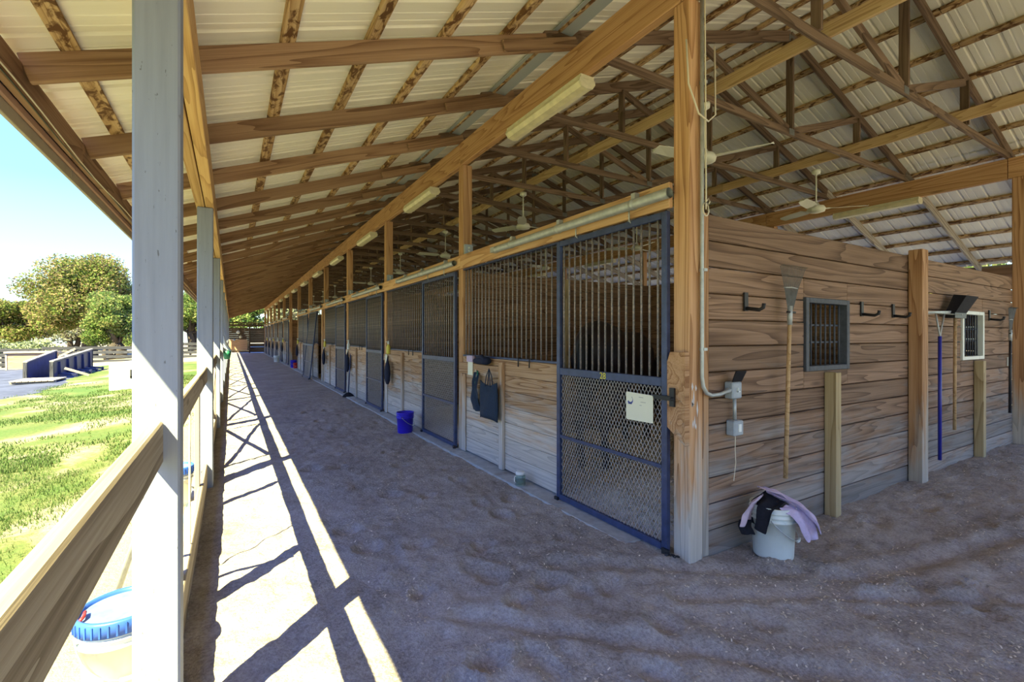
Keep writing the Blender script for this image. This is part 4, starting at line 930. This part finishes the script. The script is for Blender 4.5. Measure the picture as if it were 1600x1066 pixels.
# niche signs
t = thing('notice_board', 'white sign hung high in the niche far down the aisle', 'sign', (XS+.525, YP[6]+1.7, 2.02)); m = MB(); m.box((0, -.75, 0), (.02, .75, .62)); m.build('panel', 'paper_white', t); m = MB(); m.box((-.004, -.3, .2), (.0, .3, .42)); m.build('grey_print', 'ink_grey', t)
t = thing('notice_sheet', 'white sheet pinned at eye level in the niche', 'sign', (XS+.53, YP[6]+1.3, 1.25)); m = MB(); m.box((0, -.4, 0), (.015, .4, .45)); m.build('sheet', 'paper_white', t); m = MB(); m.tube([(-.006, 0, .42), (.0, 0, .42)], .01, 6); m.build('pin', 'red_plastic', t)
# clutter at the aisle's end
for k, (x, z, s, mt, lab) in enumerate([(.55, 1.75, .16, 'paper_white', 'pale bundle hanging high on the end wall'), (.75, 1.35, .14, 'fixture_cream', 'cream sack hanging on the end wall'), (.25, 1.1, .1, 'grey_box', 'grey cloth hanging on the end wall')]):
    t = thing('hanging_bundle', lab, 'bundle', (x, YE+.10, z)); m = MB(); m.lathe([(0, 0), (s*.6, .02), (s, s*.7), (s*.8, s*1.5), (s*.2, s*2), (0, s*2)], 12); m.build('sack', mt, t); m = MB(); m.tube([(0, 0, s*1.9), (0, .05, s*2.6)], .01, 5); m.build('cord', 'rope_white', t)
# ------------------------------------------------------------------ horse in the nearest stall
def horse(loc, rz, s=1.03):
    t = thing('horse', 'dark bay horse standing in the nearest stall, rump toward the door', 'horse', loc, rz=rz)
    m = MB()
    body = [(-1.10, 1.33, .06, .10), (-1.02, 1.33, .20, .24), (-.85, 1.32, .285, .34), (-.6, 1.285, .295, .345), (-.25, 1.215, .30, .325), (.15, 1.19, .295, .34), (.45, 1.19, .27, .355), (.68, 1.17, .22, .32), (.82, 1.2, .12, .2)]
    m.tube([(x, 0, z) for x, z, w, h in body], [w for _, _, w, _ in body], 20, ry=[h for *_, h in body])
    nk = [(.45, 1.25, .15, .27), (.80, 1.20, .13, .22), (1.08, 1.08, .105, .17), (1.28, .96, .09, .13)]
    m.tube([(x, 0, z) for x, z, *_ in nk], [w for *_, w, h in nk], 14, ry=[h for *_, h in nk])
    hd = [(1.28, 1.04, .08, .09), (1.34, .95, .105, .13), (1.40, .80, .09, .11), (1.47, .56, .065, .075), (1.50, .42, .06, .065), (1.51, .37, .04, .045)]
    m.tube([(x, 0, z) for x, z, *_ in hd], [w for *_, w, h in hd], 12, ry=[h for *_, h in hd])
    for sg in (-1, 1):
        m.tube([(1.30, sg*.05, 1.06), (1.33, sg*.065, 1.14), (1.37, sg*.06, 1.19)], [.035, .035, .012], 8)
        m.tube([(-.82, sg*.14, 1.25), (-.68, sg*.165, .95), (-.80, sg*.155, .74), (-.98, sg*.145, .54), (-.955, sg*.145, .34), (-.94, sg*.145, .19), (-.90, sg*.145, .10), (-.885, sg*.145, .0)], [.19, .15, .095, .062, .046, .05, .048, .066], 12)
        m.tube([(.52, sg*.15, 1.15), (.54, sg*.16, .85), (.55, sg*.15, .56), (.55, sg*.15, .34), (.55, sg*.15, .18), (.585, sg*.15, .10), (.60, sg*.15, .0)], [.15, .10, .065, .045, .05, .047, .064], 12)
    m.v = [tuple(V(p)*s) for p in m.v]; me = m.mesh('body', 'horse_coat'); o = link('body', me, WORLD[t], t)
    rm = o.modifiers.new('r', 'REMESH'); rm.mode = 'VOXEL'; rm.voxel_size = .024; rm.use_smooth_shade = True; sm = o.modifiers.new('s', 'SMOOTH'); sm.iterations = 6; sm.factor = .5
    dg = bpy.context.evaluated_depsgraph_get(); nm = bpy.data.meshes.new_from_object(o.evaluated_get(dg)); o.modifiers.clear(); o.data = nm
    m = MB(); m.tube([(-1.1*s, 0, 1.48*s), (-1.18*s, 0, 1.38*s), (-1.2*s, .01, 1.0*s), (-1.17*s, 0, .6*s)], [.04, .065, .07, .02], 10); m.build('tail', 'horse_hair', t)
    m = MB(); m.tube([(.56*s, .03, 1.46*s), (.8*s, .06, 1.32*s), (1.05*s, .06, 1.22*s), (1.28*s, .03, 1.08*s)], [.03, .045, .045, .02], 8, ry=[.04, .09, .09, .03]); m.build('mane', 'horse_hair', t)
    for sg in (-1, 1):
        m = MB(); m.lathe([(0, .02), (.014, .012), (.02, 0), (.014, -.012), (0, -.02)], 10, (1.385*s, sg*.09*s, .88*s)); m.build('eye', 'black_plastic', t)
horse((4.38, 4.52, .03), .46)
# ------------------------------------------------------------------ trees
def tree(name, lab, cat, x, y, H, R, nleaf, mat, seed, group=None, trunk=.3, z0=None, base=.32, squash=.8, leaf=.22, spread=1):
    r = np.random.default_rng(seed); rd = random.Random(seed); z = float(lawn_h(np.array(x, float), np.array(y, float))) if z0 is None else z0
    t = thing(name, lab, cat, (x, y, z), group); m = MB(); blobs = []
    for k in range(2 if trunk > .25 else 1):
        a0 = rd.uniform(0, 6.28); b = V((math.cos(a0)*.35*k, math.sin(a0)*.35*k, -.2)); p = [b, b+V((rd.uniform(-.4, .4), rd.uniform(-.4, .4), H*base*.55)), b+V((rd.uniform(-1, 1)*R*.15, rd.uniform(-1, 1)*R*.15, H*base*1.1))]
        m.tube(p, [trunk*1.35, trunk, trunk*.75], 9)
        for j in range(7):
            a = rd.uniform(0, 6.28); e_ = rd.uniform(.35, 1.0)*R*.8; h = H*rd.uniform(base+.08, .9); q = V((math.cos(a)*e_*(1.1-h/H*.5), math.sin(a)*e_*(1.1-h/H*.5), h)); mid = p[2].lerp(q, .5)+V((0, 0, -.06*H)); m.tube([p[2]-V((0, 0, .2)), mid, q], [trunk*.5, trunk*.28, trunk*.08], 6)
            blobs.append((q, R*rd.uniform(.28, .45)))
    for _ in range(int(16*spread)):
        a = rd.uniform(0, 6.28); h = rd.uniform(base+.02, .93); e_ = R*math.sqrt(max(.05, 1-((h-.52)/.5)**2))*rd.uniform(.35, .85); blobs.append((V((math.cos(a)*e_, math.sin(a)*e_, h*H)), R*rd.uniform(.2, .38)))
    m.build('trunk', 'bark', t)
    c = np.array([tuple(b[0]) for b in blobs]); br = np.array([b[1] for b in blobs]); w = br**2; idx = r.choice(len(blobs), nleaf, p=w/w.sum())
    d = r.normal(size=(nleaf, 3)); d /= np.linalg.norm(d, axis=1)[:, None]; rad = r.random(nleaf)**.45
    P = c[idx]+d*(br[idx]*rad)[:, None]*np.array([1, 1, squash]); s = leaf*r.uniform(.5, 1.3, nleaf)
    u = r.normal(size=(nleaf, 3)); u /= np.linalg.norm(u, axis=1)[:, None]; v = np.cross(u, r.normal(size=(nleaf, 3))); v /= np.linalg.norm(v, axis=1)[:, None]
    q = np.stack([P-u*s[:, None], P-v*s[:, None]*.5, P+u*s[:, None], P+v*s[:, None]*.5], 1).reshape(-1, 3)
    link('foliage', npmesh('foliage', q, np.arange(nleaf*4).reshape(-1, 4), mat), WORLD[t], t); return t
G = 'trees beyond the yard'
tree('oak_tree', 'big spreading oak with rusty green foliage beyond the yard', 'tree', -12.2, 62, 9.6, 5.4, 60000, 'oak_leaves', 3, G, .55, leaf=.13, spread=2.2)
tree('oak_tree', 'rounder green oak beside the nearest porch post', 'tree', -8.4, 52, 5.4, 3.0, 30000, 'green_leaves', 8, G, .4, leaf=.11, base=.26, spread=1.6)
tree('oak_tree', 'smaller brownish oak left of the big spreading oak', 'tree', -19.3, 67, 5.6, 3.4, 30000, 'oak_leaves', 12, G, .35, leaf=.13, spread=1.5)
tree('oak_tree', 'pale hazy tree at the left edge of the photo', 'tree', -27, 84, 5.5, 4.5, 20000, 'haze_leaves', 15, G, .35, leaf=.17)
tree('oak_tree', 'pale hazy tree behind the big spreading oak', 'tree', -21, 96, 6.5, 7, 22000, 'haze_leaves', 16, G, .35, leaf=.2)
tree('oak_tree', 'green oak showing between the first and second porch posts', 'tree', -3.6, 68, 7.2, 3.4, 28000, 'green_leaves', 21, G, .4, leaf=.13)
tree('oak_tree', 'leafy tree beyond the far end of the aisle', 'tree', 1.2, 76, 9.5, 4, 12000, 'green_leaves', 23, G, .35, leaf=.25, base=.3)
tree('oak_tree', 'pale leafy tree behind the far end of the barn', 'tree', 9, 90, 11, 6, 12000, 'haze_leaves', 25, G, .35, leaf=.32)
tree('oak_tree', 'tall tree outside to the right of the tool wall', 'tree', 32, 12, 9, 5.5, 12000, 'green_leaves', 31, G, .4, leaf=.24)
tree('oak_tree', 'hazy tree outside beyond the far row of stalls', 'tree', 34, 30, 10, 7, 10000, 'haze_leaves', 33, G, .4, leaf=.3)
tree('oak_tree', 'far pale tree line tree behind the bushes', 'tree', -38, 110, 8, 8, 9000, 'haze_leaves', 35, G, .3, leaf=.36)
for k, (x, y, h, R_) in enumerate([(-22, 53, 2.3, 3.0), (-17.6, 52, 2.1, 2.8), (-27, 55, 2.2, 3.2), (-14.2, 54, 1.7, 2.2)]):
    tree('sage_bush', ['pale green bush behind the plywood box', 'pale green bush behind the two navy panels', 'pale green bush at the left end of the dark fence', 'low pale bush nearest the big oak'][k], 'bush', x, y, h, R_, 5000, 'sage_leaves', 50+k, 'bushes behind the yard', .06, base=.12, leaf=.13, squash=.5)
# ------------------------------------------------------------------ yard things
def gz(x, y): return float(lawn_h(np.array(x, float), np.array(y, float)))
for s, (xa, xb, lab) in enumerate([(-17, -11.6, 'dark board fence behind the two navy panels'), (-11.4, -6.2, 'dark board fence under the green oak'), (-27, -17.2, 'dark board fence at the left edge of the yard'), (-6.0, -1.2, 'dark board fence seen between the porch posts')]):
    yy = 45.5; t = thing('board_fence', lab, 'fence', ((xa+xb)/2, yy, gz(xa, yy)), 'dark board fences'); z = gz(xa, yy)
    for x in np.arange(xa, xb+.1, (xb-xa)/3): box('fence_post', (x-.07, yy-.07, z-.2), (x+.07, yy+.07, z+1.35), 'dark_fence_wood', t, 2)
    for zz in (.12, .45, .78, 1.11): box('fence_board', (xa, yy-.12, z+zz), (xb, yy-.08, z+zz+.22), 'dark_fence_wood', t, 0)
    stick('fence_brace', (xa+.2, yy-.15, z+.2), (xa+(xb-xa)/3, yy-.15, z+1.2), .03, .14, 'grey_wood', t)
def npanel(x, y0, y1, h0, h1, lab, ribs):
    t = thing('yard_panel', lab, 'panel', (x, y0, gz(x, (y0+y1)/2)+.02), 'navy panels in the yard'); L = y1-y0
    m = MB(); m.prism([(0, 0), (L, 0), (L, h1), (0, h0)], -.04, .04, 'yz'); m.build('board', 'panel_navy', t)
    stick('top_cap', (0, -.03, h0+.02), (0, L+.03, h1+.02), .14, .05, 'grey_wood', t, local=True)
    for y in (0, L): box('end_post', (-.06, y-.06, -.1), (.06, y+.06, (h0 if y == 0 else h1)), 'dark_fence_wood', t, 2, .004, True)
    for k in range(ribs):
        y = L*(k+.6)/(ribs+.2); h = h0+(h1-h0)*y/L; m = MB(); m.bar((.09, y, .18), (.06, y, h*.92), .10, .09, (1, 0, 0)); m.bar((.09, y, .2), (.62, y+.05, .12), .18, .09); m.bar((.60, y, .0), (.62, y, .2), .05, .09, (1, 0, 0)); m.build('seat_rib', 'panel_navy', t)
npanel(-7.2, 26.6, 30.4, .78, 1.15, 'navy panel with pale cap standing left in the yard', 0)
npanel(-6.55, 27.2, 33.8, .75, 1.12, 'ribbed navy panel with feet standing right in the yard', 5)
t = thing('wooden_ramp', 'pale wooden ramp of planks lying before the navy panels', 'ramp', (-6.5, 25.4, gz(-6.5, 25.4)+.04))
for k in range(7): box('ramp_plank', (-.62+k*.18, -.75, .06), (-.46+k*.18, .9, .10), 'grey_wood', t, 1, .004, True)
for y in (-.6, .7): box('ramp_bearer', (-.64, y, -.02), (.64, y+.09, .058), 'grey_wood', t, 0, .004, True)
stick('prop_board', (-6.1, 27.0, gz(-6, 27)+.45), (-5.35, 27.2, gz(-5.4, 27)+.08), .05, .1, 'grey_wood'); tag(bpy.data.objects['prop_board'], 'short pale prop board beside the ribbed navy panel', 'board')
t = thing('plywood_box', 'open-topped plywood box with grey frame behind the navy panels', 'box', (-10.6, 40.5, gz(-10.6, 40.5)))
box('front_panel', (-1.0, -.5, .05), (1.0, -.46, 1.0), 'plywood', t, 0, .004, True); box('top_board', (-1.15, -.6, 1.0), (1.2, .5, 1.1), 'grey_wood', t, 0, .004, True)
for x in (-1.1, 1.02): box('leg', (x, -.52, -.1), (x+.09, -.43, 1.0), 'grey_wood', t, 2, .004, True)
box('side_panel', (1.0, -.42, .05), (1.04, .45, 1.0), 'plywood', t, 1, .004, True)
t = thing('concrete_trough', 'pale concrete block trough on the lawn beside the porch post', 'trough', (-2.85, 19.6, gz(-2.85, 19.6)))
m = MB(); m.prism([(-.42, -.1), (.75, -.1), (.75, .95), (-.42, .80)], -.6, .9, 'xz'); m.build('block', 'white_block', t); m = MB(); m.box((.1, -.62, .35), (.4, -.6, .42)); m.box((.1, -.62, .35), (.16, -.6, .62)); m.build('bracket', 'black_metal', t)
bpy.context.view_layer.update()
